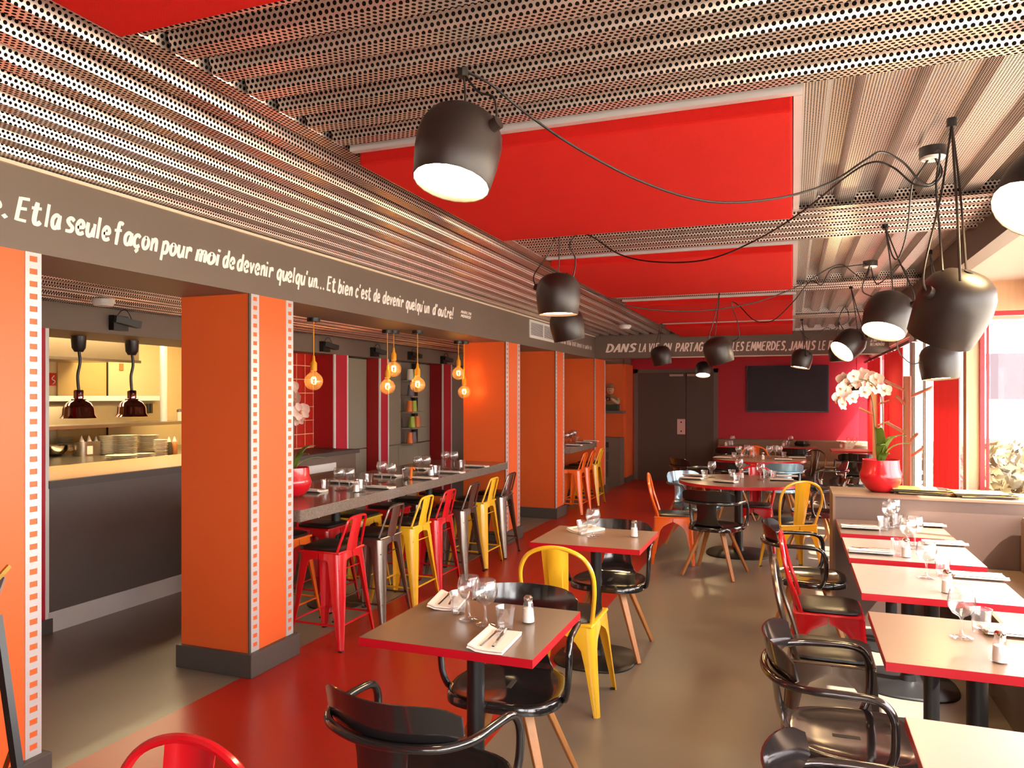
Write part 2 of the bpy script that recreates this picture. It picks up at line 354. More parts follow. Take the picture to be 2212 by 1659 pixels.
# beams
# brush lettering: every glyph is a few pen strokes (x, y), x-height .62, capitals 1
_BOWL = [(.42, .54), (.25, .62), (.05, .42), (.05, .12), (.18, 0), (.33, .12), (.42, .45)]
_P = [[(.1, 1), (.03, 0)], [(.05, .95), (.36, .95), (.48, .72), (.34, .5), (.08, .45)]]
_C = [(.42, .52), (.26, .63), (.06, .44), (.05, .14), (.2, 0), (.4, .1)]
GL = {'E': [[(.05, 0), (.12, 1)], [(.12, .97), (.5, 1.0)], [(.08, .52), (.42, .55)], [(.05, .03), (.45, .02)]], 't': [[(.22, .95), (.16, .3), (.2, .05), (.32, 0), (.45, .12)], [(0, .68), (.42, .72)]],
      'l': [[(.12, 1), (.06, 0)]], 'a': [_BOWL, [(.45, .62), (.42, .2), (.46, 0)]], 's': [[(.42, .55), (.25, .65), (.08, .5), (.2, .34), (.36, .22), (.28, .04), (0, .02)]],
      'e': [[(.06, .3), (.38, .36), (.36, .56), (.2, .64), (.04, .42), (.06, .12), (.2, 0), (.42, .1)]], 'u': [[(.06, .62), (.04, .2), (.14, 0), (.32, .12), (.42, .4)], [(.46, .62), (.42, 0)]],
      'f': [[(.5, .95), (.36, 1.02), (.24, .85), (.16, -.1)], [(0, .58), (.42, .64)]], 'c': [_C], 'ç': [_C, [(.2, -.02), (.28, -.12), (.16, -.25)]], 'o': [[(.24, .62), (.06, .42), (.06, .14), (.2, 0), (.4, .18), (.42, .46), (.24, .62)]],
      'n': [[(.1, .62), (.04, 0)], [(.06, .35), (.24, .6), (.38, .54), (.38, 0)]], 'p': [[(.1, .62), (0, -.38)], [(.08, .5), (.28, .63), (.42, .46), (.36, .12), (.18, 0), (.06, .1)]], 'r': [[(.1, .62), (.05, 0)], [(.07, .35), (.22, .58), (.36, .58), (.36, .44)]],
      'm': [[(.1, .62), (.04, 0)], [(.06, .38), (.2, .6), (.3, .54), (.28, 0)], [(.3, .4), (.46, .6), (.56, .54), (.56, 0)]], 'i': [[(.08, .62), (.05, 0)], [(.1, .82), (.12, .92)]], 'd': [_BOWL, [(.5, 1), (.42, .2), (.46, 0)]],
      'v': [[(.04, .62), (.16, 0)], [(.16, .02), (.42, .62)]], 'q': [_BOWL, [(.45, .62), (.36, -.38)]], 'b': [[(.14, 1), (.05, 0)], [(.06, .35), (.26, .6), (.42, .46), (.38, .14), (.2, 0), (.05, .08)]], "'": [[(.1, 1), (.04, .76)]], '.': [[(.02, 0), (.1, .08)]],
      '!': [[(.16, 1.12), (.08, .3)], [(.02, 0), (.1, .08)]], ',': [[(.08, .06), (0, -.14)]], '-': [[(0, .45), (.28, .47)]], 'D': [[(.1, 1), (.03, 0)], [(0, .98), (.3, .95), (.52, .6), (.4, .15), (.03, .02)]], 'A': [[(0, 0), (.34, 1)], [(.34, 1), (.46, 0)], [(.12, .35), (.44, .38)]],
      'N': [[(0, 0), (.1, 1)], [(.1, 1), (.42, 0)], [(.42, 0), (.52, 1)]], 'S': [[(.5, .85), (.34, 1), (.12, .82), (.22, .56), (.42, .4), (.36, .08), (0, .04)]], 'L': [[(.12, 1), (.04, 0)], [(.04, .03), (.42, .02)]], 'V': [[(.04, 1), (.18, 0)], [(.18, 0), (.52, 1)]], 'I': [[(.1, 1), (.04, 0)]],
      'O': [[(.32, 1), (.08, .7), (.04, .25), (.2, 0), (.46, .25), (.52, .75), (.32, 1)]], 'P': _P, 'R': _P + [[(.2, .46), (.46, 0)]], 'T': [[(0, .97), (.52, 1)], [(.28, .97), (.2, 0)]], 'G': [[(.52, .85), (.34, 1), (.1, .7), (.06, .25), (.24, 0), (.46, .12)], [(.3, .45), (.52, .46)], [(.5, .46), (.44, 0)]],
      'U': [[(.08, 1), (.03, .3), (.16, 0), (.38, .15), (.5, 1)]], 'J': [[(.4, 1), (.34, .2), (.2, 0), (0, .12)]], 'M': [[(0, 0), (.12, 1)], [(.12, 1), (.3, .25)], [(.3, .25), (.56, 1)], [(.56, 1), (.56, 0)]], 'B': [[(.1, 1), (.03, 0)], [(.06, .97), (.34, .95), (.42, .75), (.1, .52)], [(.1, .52), (.42, .45), (.44, .15), (.04, .02)]], 'Y': [[(.04, 1), (.22, .5)], [(.5, 1), (.14, 0)]], ' ': []}
def text_mesh(word, shear=.14, pen=.22):
    v = []; f = []; x0 = 0; k_ = 0
    for ch in word:
        mx_ = .2
        for st in GL[ch]:
            k_ += 1
            pts = [(p.x, p.y) for p in smooth([(a, b, 0) for a, b in st], 4)] if len(st) > 2 else list(st)
            n = len(pts); o = len(v)
            for i, (a, b) in enumerate(pts):
                q0 = pts[max(0, i - 1)]; q1 = pts[min(n - 1, i + 1)]; dx, dy = q1[0] - q0[0], q1[1] - q0[1]; L_ = math.hypot(dx, dy) or 1; nx, ny = -dy / L_, dx / L_
                wd = pen * (.36 + .16 * abs(dy / L_)) * (.82 if i in (0, n - 1) else 1); ex = (-.02 if i == 0 else .02 if i == n - 1 else 0)
                for s_ in (-1, 1): X = x0 + a + nx * wd * s_ + dx / L_ * ex; Y = b + ny * wd * s_ + dy / L_ * ex; v.append((X + Y * shear, Y, .0002 + .0004 * (k_ % 5)))
                mx_ = max(mx_, a)
            for i in range(n - 1): f.append((o + 2 * i, o + 2 * i + 1, o + 2 * i + 3, o + 2 * i + 2))
        x0 += mx_ + .17
    return v, f
def lettering(parent, words, to3, name='lettering', m=LETTER):
    """words: (text, start, end, baseline, cap height); to3 maps (along, up) to 3D"""
    mb = MB()
    for wd, a, b, base, cap, bold in words:
        v, f = text_mesh(wd); x0 = min(p[0] for p in v); x1 = max(p[0] for p in v); sc = cap
        mb.add([to3(a + (p[0] - x0) / (x1 - x0) * (b - a), base + p[1] * sc, p[2]) for p in v], f)
    return mb.build(name, m, parent)
b1 = thing('beam', 'long grey-brown beam over the orange pillars with hand-lettered film quote', 'beam', (0, 0, 0))
bx('beam_casing', BEAMG, -3.43, -2.93, -3.1, 14.38, 2.21, 2.575, b1)
bx('cream_line_trim', CREAM, -2.931, -2.915, -3.1, 11.54, 2.545, 2.56, b1)  # cream strip along the top of the beam
W1 = [('e.', 1.985, 2.085), ('Et', 2.11, 2.229), ('la', 2.239, 2.319), ('seule', 2.335, 2.568), ('façon', 2.585, 2.838), ('pour', 2.847, 3.063), ('moi', 3.079, 3.272), ('de', 3.282, 3.384),
      ('devenir', 3.395, 3.716), ("quelqu'un...", 3.742, 4.235), ('Et', 4.261, 4.37), ('bien', 4.392, 4.583), ("c'est", 4.613, 4.826), ('de', 4.859, 4.959), ('devenir', 4.993, 5.327), ("quelqu'un", 5.358, 5.786), ("d'autre!", 5.839, 6.275)]
ws = [(t_, a, b, 2.330, .094, .024) for t_, a, b in W1] + [('MARILYN', 6.43, 6.68, 2.402, .026, .01), ('MONROE', 6.43, 6.68, 2.365, .026, .01)]
lettering(b1, ws, lambda a, z, e: (-2.9295 + e, a, z))
# far small quote, only legible as marks
mk = MB(); yy = 9.5; rnd = random.Random(3)
while yy < 11.35:
    for k in range(rnd.randint(2, 7)):
        if yy > 11.35: break
        hgt = .05 + .015 * rnd.random(); mk.box(-2.9295, -2.927, yy, yy + .012, 2.33, 2.33 + hgt)
        if rnd.random() < .6: mk.box(-2.9295, -2.927, yy, yy + .03, 2.33 + rnd.choice((0, .025, .045)), 2.345 + rnd.choice((0, .02)))
        yy += .045
    yy += .035
mk.build('lettering', LETTER, b1)
b2 = thing('beam', 'grey cross beam lettered in white capitals before the back room', 'beam')
bx('beam_casing', BEAMG, -2.93, 1.28, 11.55, 11.85, 2.21, 2.57, b2)
bx('lower_trim', CREAM, -1.9, 1.25, 11.535, 11.56, 2.20, 2.215, b2)
W2 = [('DANS', -2.76, -2.40), ('LA VIE,', -2.34, -1.89), ('ON', -1.80, -1.60), ('PARTAGE', -1.53, -.93), ('TOUJOURS', -.86, -.30), ('LES', -.23, .0), ('EMMERDES,', .03, .56), ('JAMAIS', .60, .86 + .02), ('LE', .90, .97), ('POGNON.', 1.0, 1.02)]
W2 = [('DANS', 1308, 1376), ('LA VIE,', 1379, 1427), ('ON', 1431, 1452), ('PARTAGE', 1458, 1530), ('TOUJOURS', 1535, 1577), ('LES', 1581, 1608), ('EMMERDES,', 1611, 1700), ('JAMAIS', 1703, 1763), ('LE', 1767, 1784), ('POGNON.', 1788, 1862)]
def ux(u, y=11.55):
    a = (u - CX) / F; t = y / (a * ST + CT); return t * (a * CT - ST)
ws2 = [(t_, ux(a), ux(b), 2.305 - (a - 1308) * .00006, .125, .02) for t_, a, b in W2] + [('JEAN-PAUL', ux(1879), ux(1911), 2.375, .04, .01), ('BELMONDO', ux(1879), ux(1911), 2.32, .04, .01)]
lettering(b2, ws2, lambda a, z, e: (a, 11.5495 - e, z))
gv = thing('air_vent', 'white louvred air vent set into the long beam', 'vent')
MB().box(-2.93, -2.918, 8.39, 9.43, 2.315, 2.345).box(-2.93, -2.918, 8.39, 9.43, 2.50, 2.53).box(-2.93, -2.918, 8.39, 8.42, 2.345, 2.50).box(-2.93, -2.918, 9.4, 9.43, 2.345, 2.50).box(-2.93, -2.918, 8.89, 8.93, 2.345, 2.50).build('vent_frame', WHITEP, gv)
bx('vent_cavity', DARK, -2.93, -2.924, 8.42, 9.4, 2.345, 2.50, gv)
lv = MB()
for k in range(12): lv.box(-2.926, -2.917, 8.42, 9.4, 2.347 + k * .0128, 2.3525 + k * .0128)
lv.build('louvres', WHITEP, gv)
# right side edge beam, soffit and facade
bx('trim_1', BEAMG, .955, 1.05, -3.2, 11.55, 2.41, 2.68)['kind'] = 'structure'
struct(bx('ceiling', mat('soffit_paint', (178, 156, 142), .7), 1.05, 1.75, -3.2, 6.45, 2.47, 2.68))
struct(bx('ceiling', MATS['soffit_paint'], 1.05, 1.3, 6.45, 11.55, 2.40, 2.68))
struct(bx('ceiling', BEAMG, -4.9, 1.3, 11.85, YB, 2.46, 2.68))
# back wall
wb = MB().box(-5.6, -2.88, YB, YB + .1, 0, 2.68).box(-1.3, 1.5, YB, YB + .1, 0, 2.68).box(-2.88, -1.3, YB, YB + .1, 2.12, 2.68).box(-2.88, -1.3, YB + .06, YB + .1, 0, 2.12)
struct(wb.build('wall_back', CRIM))
d = struct(bx('door_1', DOORM, -2.80, -1.89, YB - .01, YB + .05, 0, 2.06)); struct(bx('door_2', DOORM, -1.882, -1.38, YB - .01, YB + .05, 0, 2.06))
MB().box(-2.88, -2.80, YB - .02, YB + .08, 0, 2.13).box(-1.38, -1.30, YB - .02, YB + .08, 0, 2.13).box(-2.88, -1.30, YB - .02, YB + .08, 2.06, 2.13).build('trim_2', BEAMG)['kind'] = 'structure'
dc = thing('door_closer', 'pale door closer bar on left leaf of back double door', 'door closer'); bx('closer_body', mat('closer_beige', (190, 168, 150), .5), -2.19, -1.93, YB - .06, YB - .01, 1.99, 2.03, dc, .004); bx('arm', MATS['closer_beige'], -2.1, -1.98, YB - .08, YB - .06, 2.0, 2.01, dc)
dc2 = dup(dc, (.33, 0, 0), 0, 'pale door closer bar on right leaf of back double door')
lp = thing('lock_plate', 'pale square lock plate at middle of back double door', 'lock plate'); bx('plate', mat('plate_pink', (226, 190, 180), .4), -2.05, -1.90, YB - .022, YB - .01, .89, 1.18, lp, .003)
for z in (.95, 1.12): MB().tube([(-1.975, YB - .03, z), (-1.975, YB - .02, z)], .014, 12).build('lock', DARK, lp)
tv = thing('television', 'large dark flat television on the crimson back wall', 'television')
bx('screen', TVM, -.775, .585, YB - .06, YB - .052, 1.345, 2.15, tv); bx('bezel', mat('tv_bezel', (24, 26, 52), .25), -.79, .60, YB - .055, YB - .005, 1.325, 2.165, tv, .004); bx('logo_bar', MATS['tv_bezel'], -.13, -.05, YB - .062, YB - .05, 1.32, 1.335, tv)
# far-left end wall with niche shelf
struct(MB().box(-4.8, -2.93, 13.65, 13.75, .86, 2.3).box(-4.8, -3.9, 13.65, 13.75, 0, .86).build('wall_niche', ORANGE))
struct(bx('wall_side', ORANGE, -3.0, -2.90, 13.76, YB, .1, 2.21)); struct(bx('baseboard_niche', PLINTH, -3.0, -2.88, 13.76, YB, 0, .1))
nf = thing('cabinet', 'low dark grey bin cabinet in niche beside the back doors', 'cabinet', (0, 0, 0))
bx('body', BEAMG, -3.9, -2.91, 13.3, 13.64, 0, .86, nf); bx('door', DOORM, -3.75, -3.12, 13.285, 13.30, .14, .44, nf, .004); bx('drawer', DOORM, -3.75, -3.12, 13.285, 13.30, .46, .60, nf, .004)
bx('waste_slot', DARK, -3.45, -3.12, 13.292, 13.30, .68, .78, nf)
for x, z in ((-3.19, .36), (-3.6, .54)): MB().tube([(x, 13.285, z), (x, 13.26, z)], .014, 10).build('knob', CHRM, nf)
sh = tag(bx('shelf', BEAMG, -3.9, -2.88, 13.35, 13.65, 1.30, 1.345), 'short grey shelf on the orange niche wall carrying the figurine', 'shelf')
# wall beyond the corridor: kitchen bulkhead and coloured columns
kb = thing('kitchen_bulkhead', 'grey bulkhead beam over the kitchen pass with black spotlights', 'beam'); bx('bulkhead_casing', BEAMG, -5.45, -4.75, 3.31, 11.49, 2.08, 2.268, kb)
def column(y0, y1, x0, x1, label):
    t = thing('column', label, 'column', group='crimson columns along the corridor')
    bx('shaft', DKRED, x0, x1 - .012, y0, y1, .1, 2.08, t); bx('front_panel', CRIM, x1 - .012, x1, y0 + .012, y1 - .012, .1, 2.08, t)
    bx('edge_strip', WHITEP, x1 - .014, x1 + .004, y0 - .004, y0 + .022, .1, 2.08, t); bx('edge_strip', WHITEP, x1 - .014, x1 + .004, y1 - .022, y1 + .004, .1, 2.08, t)
    bx('plinth', PLINTH, x0, x1 + .02, y0 - .02, y1 + .02, 0, .1, t); return t
column(3.30, 3.66, -5.05, -4.75, 'crimson column with white edge at left end of kitchen counter')
column(7.06, 7.33, -5.25, -4.75, 'crimson column right of the red tiled wall')
column(8.03, 8.25, -5.2, -4.75, 'crimson column left of the grey shelving cabinet')
column(9.80, 10.10, -5.2, -4.75, 'crimson column right of the grey shelving cabinet')
def tile_material():
    m = bpy.data.materials.new('red_tiles'); m.use_nodes = True; n = m.node_tree.nodes; l = m.node_tree.links; b = n['Principled BSDF']
    t = n.new('ShaderNodeTexCoord'); sp = n.new('ShaderNodeSeparateXYZ'); cb = n.new('ShaderNodeCombineXYZ'); l.new(t.outputs['Object'], sp.inputs[0]); l.new(sp.outputs[1], cb.inputs[0]); l.new(sp.outputs[2], cb.inputs[1])
    br = n.new('ShaderNodeTexBrick'); br.offset = 0; br.inputs['Scale'].default_value = 1; br.inputs['Brick Width'].default_value = .15; br.inputs['Row Height'].default_value = .15; br.inputs['Mortar Size'].default_value = .004
    br.inputs['Color1'].default_value = lin((196, 38, 22)); br.inputs['Color2'].default_value = lin((182, 32, 20)); br.inputs['Mortar'].default_value = lin((238, 190, 150)); l.new(cb.outputs[0], br.inputs[0]); l.new(br.outputs[0], b.inputs['Base Color']); b.inputs['Roughness'].default_value = .3
    return m
struct(bx('wall_tiled', tile_material(), -5.1, -5.02, 5.83, 7.2, 0, 2.08))
struct(bx('wall_corridor', mat('corridor_grey', (118, 108, 98), .55), -5.1, -5.02, 7.2, 13.65, 0, 2.08))
gp = thing('cupboard', 'tall plain grey cupboard between two crimson columns', 'cupboard'); bx('door', CAB, -5.0, -4.93, 7.34, 8.02, .98, 2.07, gp, .003); bx('door', CAB, -5.0, -4.93, 7.34, 8.02, .08, .97, gp, .003)
sc = thing('cabinet', 'grey-green wall cabinet with open shelves of coloured cups', 'cabinet', (0, 0, 0))
bx('kick_board', CAB, -5.0, -4.955, 8.3, 9.75, 0, .06, sc); bx('door', CAB, -5.0, -4.955, 8.26, 8.93, .97, 2.07, sc, .003); bx('door', CAB, -5.0, -4.955, 9.42, 9.79, .97, 2.07, sc, .003)
for y0, y1 in ((8.26, 8.86), (8.87, 9.45), (9.46, 9.79)):
    bx('drawer', CAB, -5.0, -4.955, y0, y1, .62, .96, sc, .003); bx('drawer', CAB, -5.0, -4.955, y0, y1, .08, .61, sc, .003)
bx('inner_side', DARK, -5.0, -4.955, 9.33, 9.42, .97, 2.07, sc)
for i in range(5): bx('shelf', CAB, -5.0, -4.78, 8.93, 9.36, .955 + i * .214, .975 + i * .214, sc)
cupc = [mat('green_cup', (176, 200, 70), .4), mat('orange_cup', (232, 122, 50), .4), mat('white_cup', (236, 230, 214), .4), mat('blue_grey_box', (120, 116, 130), .6)]
def cup(m, h=.13, handle=True):
    t = thing('cup', 'cup', 'cup'); MB().lathe([(.045, 0), (.048, .004), (.036, h), (.03, h), (.03, h - .004)], 14, cap0=True).build('body', m, t, smooth=True)
    if handle: MB().tube(smooth([(.0, .04, h * .75), (0, .075, h * .7), (0, .08, h * .45), (0, .045, h * .3)], 3), .006, 6).build('handle', m, t, smooth=True)
    return t
cups = [(.975, 1, 8.99, 'orange cup on the lowest open shelf', 1), (.975, 3, 9.09, 'blue-grey box on the lowest open shelf', 0), (1.189, 0, 9.05, 'green cup on second open shelf from bottom', 1), (1.189, 1, 9.19, 'orange-handled cup on second open shelf from bottom', 1),
        (1.403, 1, 8.98, 'orange cup on the middle open shelf', 0), (1.403, 0, 9.1, 'green cup at right of the middle open shelf', 0), (1.403 + .214, 3, 9.02, 'dark jar on fourth open shelf', 0), (1.831, 0, 9.12, 'tall green and white beaker on the top open shelf', 0), (1.831, 2, 9.0, 'white beaker on the top open shelf', 0)]
for z, ci, y, lb, hd in cups:
    t = cup(cupc[ci], .15, hd); t.location = (-4.85, y, z); t['label'] = lb; t['group'] = 'cups on the open shelves'
oc = thing('service_counter', 'grey counter with dark top and built-in dishwasher by red tiles', 'counter')
bx('counter_body', BEAMG, -5.0, -4.45, 5.8, 7.02, 0, 1.0, oc); bx('worktop', PLINTH, -5.0, -4.42, 5.8, 7.05, 1.0, 1.04, oc); bx('appliance_door', SSTEEL, -4.45, -4.435, 6.0, 6.62, .25, .84, oc, .004); bx('control_strip', WHITEP, -4.45, -4.43, 6.0, 6.62, .85, .93, oc, .003)
# kitchen behind the pass
kc = thing('kitchen_counter', 'dark fronted kitchen pass counter with tan top and steel kick plate', 'counter')
bx('front_panel', COUNTF, -5.55, -4.75, 3.66, 5.8, .14, .985, kc); bx('kick_plate', KICK, -5.5, -4.742, 3.66, 5.8, .0, .14, kc); bx('worktop', COUNT, -5.69, -4.74, 3.66, 5.8, 1.037, 1.042, kc); bx('worktop_edge', PLINTH, -5.69, -4.735, 3.66, 5.8, .985, 1.0375, kc)
struct(bx('wall_kitchen', KWALL, -8.3, -8.2, 2.0, 8.6, 0, 2.7)); struct(bx('wall_kitchen', KWALL, -8.2, -5.1, 8.3, 8.4, 0, 2.7)); struct(bx('wall_kitchen', KWALL, -8.2, -5.1, 2.0, 2.1, 0, 2.7))
struct(bx('ceiling', KWALL, -8.3, -5.45, 2.0, 8.4, 2.6, 2.7)); struct(bx('wall_left', BEAMG, -5.6, -5.1, -3.2, 3.3, 0, 2.68)); struct(bx('wall_kitchen', KWALL, -5.45, -5.1, 2.0, 8.4, 2.29, 2.68))
kd = struct(bx('door_3', mat('kitchen_door', (226, 190, 120), .5), -8.2, -8.17, 6.42, 7.09, .2, 2.045))
MB().box(-8.2, -8.16, 7.09, 7.11, .2, 2.05).box(-8.2, -8.16, 6.9, 7.11, 2.045, 2.06).build('trim_3', DARK)['kind'] = 'structure'
kt = thing('kitchen_fill_light', 'unseen tube light added to brighten the kitchen', 'fill light'); bx('diffuser', mat('fill_tube', (255, 240, 200), .5, emit=((255, 230, 178), 20.0)), -7.4, -7.2, 3.4, 7.6, 2.56, 2.585, kt); bx('housing', WHITEP, -7.42, -7.18, 3.38, 7.62, 2.585, 2.6, kt)  # out-of-view tubes added to light the kitchen
kt2 = dup(kt, (1.35, 0, 0), 0, 'tube light over the near kitchen worktop'); kt2.location = (1.2, 0, 0)
hd = thing('extractor_hood', 'steel extractor housing hanging below the kitchen ceiling', 'hood'); bx('canopy', SSTEEL, -8.1, -7.15, 3.2, 6.65, 2.02, 2.5, hd); bx('rim', CHRM, -7.17, -7.13, 3.2, 6.66, 2.0, 2.03, hd)
kw = thing('worktop_bench', 'steel kitchen bench holding plates behind the pass', 'bench'); bx('top', SSTEEL, -7.7, -6.2, 3.0, 8.25, .93, .965, kw, .004); bx('undershelf', SSTEEL, -7.6, -6.3, 3.0, 8.2, .3, .32, kw)
for y in (3.05, 5.4, 7.7):
    for x in (-7.6, -6.27): MB().tube([(x, y, 0), (x, y, .93)], .02, 8).build('leg', SSTEEL, kw)
ks = thing('overshelf', 'steel over-shelf above the kitchen plates', 'shelf'); bx('shelf_board', SSTEEL, -7.55, -7.1, 3.0, 8.25, 1.27, 1.305, ks)
for y in (3.3, 5.5, 8.1): MB().tube([(-7.3, y, .965), (-7.3, y, 1.27)], .014, 8).build('post', SSTEEL, ks)
ov = thing('oven', 'steel salamander grill hood at back of the kitchen', 'oven'); MB().add([(-8.16, 3.2, 1.3), (-7.64, 3.2, 1.3), (-7.72, 3.2, 1.62), (-8.16, 3.2, 1.62), (-8.16, 7.5, 1.3), (-7.64, 7.5, 1.3), (-7.72, 7.5, 1.62), (-8.16, 7.5, 1.62)], [(0, 1, 2, 3), (7, 6, 5, 4), (1, 5, 6, 2), (2, 6, 7, 3), (0, 4, 5, 1), (3, 7, 4, 0)]).build('body', SSTEEL, ov, fix=True); bx('lip', WHITEP, -7.64, -7.6, 3.2, 7.5, 1.56, 1.62, ov)
vb = MB()
for k in range(8): vb.box(-7.72, -7.60, 6.9 + k * .05, 6.93 + k * .05, 1.40, 1.52)
vb.build('vent_slots', DARK, ov)
pp = tag(MB().tube([(-7.32, 7.18, 1.305), (-7.32, 7.18, 2.6)], .042, 20).build('pipe', WHITEP, smooth=True), 'round pale vertical pipe at right of the kitchen', 'pipe')
sg = thing('fire_sign', 'small red fire notice on the kitchen wall', 'sign'); bx('board', mat('sign_red', (214, 30, 26), .5), -8.2, -8.185, 6.29, 6.41, 1.74, 1.89, sg); MB().tube(smooth([(-8.18, 6.36, 1.76), (-8.18, 6.39, 1.79), (-8.18, 6.35, 1.82), (-8.18, 6.38, 1.86)], 4), .006, 5).build('flame_mark', WHITEP, sg)
nt2 = tag(bx('notice', mat('notice_orange', (214, 130, 66), .6), -8.2, -8.19, 7.31, 7.37, 1.95, 2.04), 'small orange notice on kitchen wall right of the door', 'notice')
ORD = ['lowest', 'second-lowest', 'third from bottom'] + [w_ + ' from bottom' for w_ in 'fourth fifth sixth seventh eighth ninth tenth eleventh twelfth thirteenth fourteenth fifteenth sixteenth seventeenth'.split()]
def plate_stack(x, y, r, n, label, grp, z0=.965, dz=.0165):
    me = None
    for k in range(n):
        if me is None:
            o = MB().lathe([(0.001, 0), (r * .6, 0), (r * .75, .006), (r, .014), (r, .016), (r * .74, .009), (.001, .006)], 24).build('plate', PLATE, smooth=True); me = o
        else: o = me.copy(); COL.objects.link(o)
        o.location = (x + random.uniform(-.003, .003), y + random.uniform(-.003, .003), z0 + k * dz)
        tag(o, ORD[k] + ' ' + label, 'plate', grp)
def kb_(u, v): return onz(u, v, .965)
for u, v, r, n_, lb, gp_ in ((233, 982, .088, 13, 'white plate in the left tall stack on the kitchen bench', 'plates in the left tall kitchen stack'), (272, 981, .118, 13, 'white plate in the middle tall stack on the kitchen bench', 'plates in the middle tall kitchen stack'),
        (320, 976, .116, 12, 'white plate in the right tall stack on the kitchen bench', 'plates in the right tall kitchen stack'), (347, 986, .072, 11, 'small white dish in the short stack on kitchen bench', 'small dishes in the short kitchen stack'),
        (262, 993, .15, 3, 'wide white plate in the low front stack by the pass', 'plates in the low front stack'), (140, 975, .09, 10, 'white plate in the far left kitchen stack', 'plates in far left kitchen stack'), (312, 989, .09, 3, 'white dish in the low stack before the right plates', 'dishes in the low stack before the right plates')):
    x, y = kb_(u, v); plate_stack(x, y, r, n_, lb, gp_)
gn = thing('steel_container', 'oval steel container of sauce bottles on the kitchen bench', 'container', kb_(192, 984) + (.965,)); ov_ = [(.08 * math.copysign(abs(math.cos(a)) ** .6, math.cos(a)), .15 * math.copysign(abs(math.sin(a)) ** .6, math.sin(a))) for a in [2 * PI * k / 28 for k in range(28)]]
MB().loft([[(x, y, 0) for x, y in ov_], [(x * 1.03, y * 1.03, .16) for x, y in ov_], [(x * .99, y * .99, .16) for x, y in ov_], [(x * .95, y * .95, .005) for x, y in ov_]]).build('tub', SSTEEL, gn, smooth=True); bx('paper_label', PLATE, .078, .0835, -.09, -.02, .02, .11, gn)
def sauce(x, y, z, m, lb):
    t = thing('squeeze_bottle', lb, 'bottle', (x, y, z), group='sauce bottles in the kitchen'); MB().lathe([(.03, 0), (.032, .01), (.032, .13), (.024, .15)], 12, cap0=True, cap1=True).build('body', m, t, smooth=True); MB().lathe([(.024, .15), (.02, .165), (.004, .205)], 12, cap0=True, cap1=True).build('nozzle', PLATE, t, smooth=True)
gx, gy = kb_(192, 984)
sauce(gx, gy - .09, .98, PLATE, 'white squeeze bottle at left in the oval steel container'); sauce(gx, gy, .98, PLATE, 'white squeeze bottle mid oval steel container'); sauce(gx, gy + .09, .965, mat('mustard', (226, 196, 84), .5), 'yellow squeeze bottle in the oval steel container')
sauce(*kb_(377, 983), .965, mat('sauce_orange', (206, 140, 80), .5), 'orange squeeze bottle right of the small dishes'); sauce(*kb_(365, 984), .965, mat('sauce_green', (90, 84, 50), .5), 'green squeeze bottle right of the small dishes')
bw = tag(MB().lathe([(.02, 0), (.07, .01), (.13, .07), (.14, .12), (.135, .12), (.12, .07), (.001, .015)], 20).build('bowl', CHRM, smooth=True), 'shiny steel bowl at left end of kitchen bench', 'bowl'); bw.location = kb_(118, 986) + (.965,)
for k, (yy_, mm) in enumerate(((7.42, PLATE), (7.53, mat('spice_red', (170, 90, 60), .5)), (7.63, PLATE))):
    t = thing('shaker_can', ['pale metal shaker can at left on the over-shelf', 'reddish shaker can between two pale cans', 'pale metal shaker can at right on the over-shelf'][k], 'can', (-7.3, yy_, 1.305)); MB().lathe([(.035, 0), (.035, .11)], 12, cap0=True, cap1=True).build('can', mm, t, smooth=True); MB().lathe([(.036, .11), (.036, .14), (.01, .15)], 12, cap1=True).build('lid', SSTEEL, t, smooth=True)
def heat_lamp():
    t = thing('heat_lamp', '', 'lamp')
    MB().lathe([(.03, -.12), (.048, -.09), (.055, 0)], 16, cap0=True, cap1=True).build('ceiling_cup', BLACKM, t, smooth=True)
    MB().tube(smooth([(0, 0, -.1), (.006, .006, -.2), (-.006, -.004, -.3), (0, 0, -.42)], 5), .011, 8).build('cord', BLACKM, t, smooth=True)
    MB().lathe([(.03, -.41), (.034, -.42), (.034, -.475), (.05, -.48), (.052, -.49), (.085, -.51), (.108, -.55), (.112, -.60), (.128, -.625), (.124, -.625), (.105, -.6), (.09, -.53), (.03, -.5)], 28, cap0=True).build('lamp_shade', mat('dark_chrome', (150, 110, 110), .08, metal=1.0), t, smooth=True)
    MB().lathe([(.001, -.61), (.05, -.60), (.06, -.57)], 16).build('bulb', mat('heat_bulb', (255, 60, 30), .4, emit=((255, 60, 20), 6.0)), t, smooth=True); return t
hl = Proto(heat_lamp); hl.put((-5.10, 4.18, 2.075), 0, 'left chrome heat lamp hanging over the kitchen pass', 'heat lamps over the pass'); hl.put((-5.10, 4.67, 2.075), 0, 'right chrome heat lamp hanging over the kitchen pass', 'heat lamps over the pass')
def spot():
    t = thing('spotlight', '', 'spotlight'); bx('bracket', BLACKM, 0, .05, -.06, .07, -.06, .05, t); MB().bar((.05, -.06, .02), (.09, .13, -.01), .07, .05).build('lamp_head', BLACKM, t)
    MB().tube(smooth([(.03, -.02, .04), (.05, .01, .09), (.05, .06, .09), (.06, .09, .03)], 4), .004, 6).build('cable_loop', BLACKM, t); return t
sp_ = Proto(spot)
for u, v, lb in ((250, 697, 'black spotlight on bulkhead over the kitchen pass'), (697, 748, 'black spotlight on bulkhead over the red tiles'), (805, 760, 'second black spotlight from left over the bar corridor'), (885, 768, 'third black spotlight on bulkhead left of shelf cabinet top'), (955, 777, 'farthest black spotlight on the bulkhead')):
    a = (u - CX) / F; t = -4.75 / (a * CT - ST); sp_.put((-4.75, t * (a * ST + CT), H + (CY - v) / F * t), 0, lb, 'spotlights on the kitchen bulkhead')
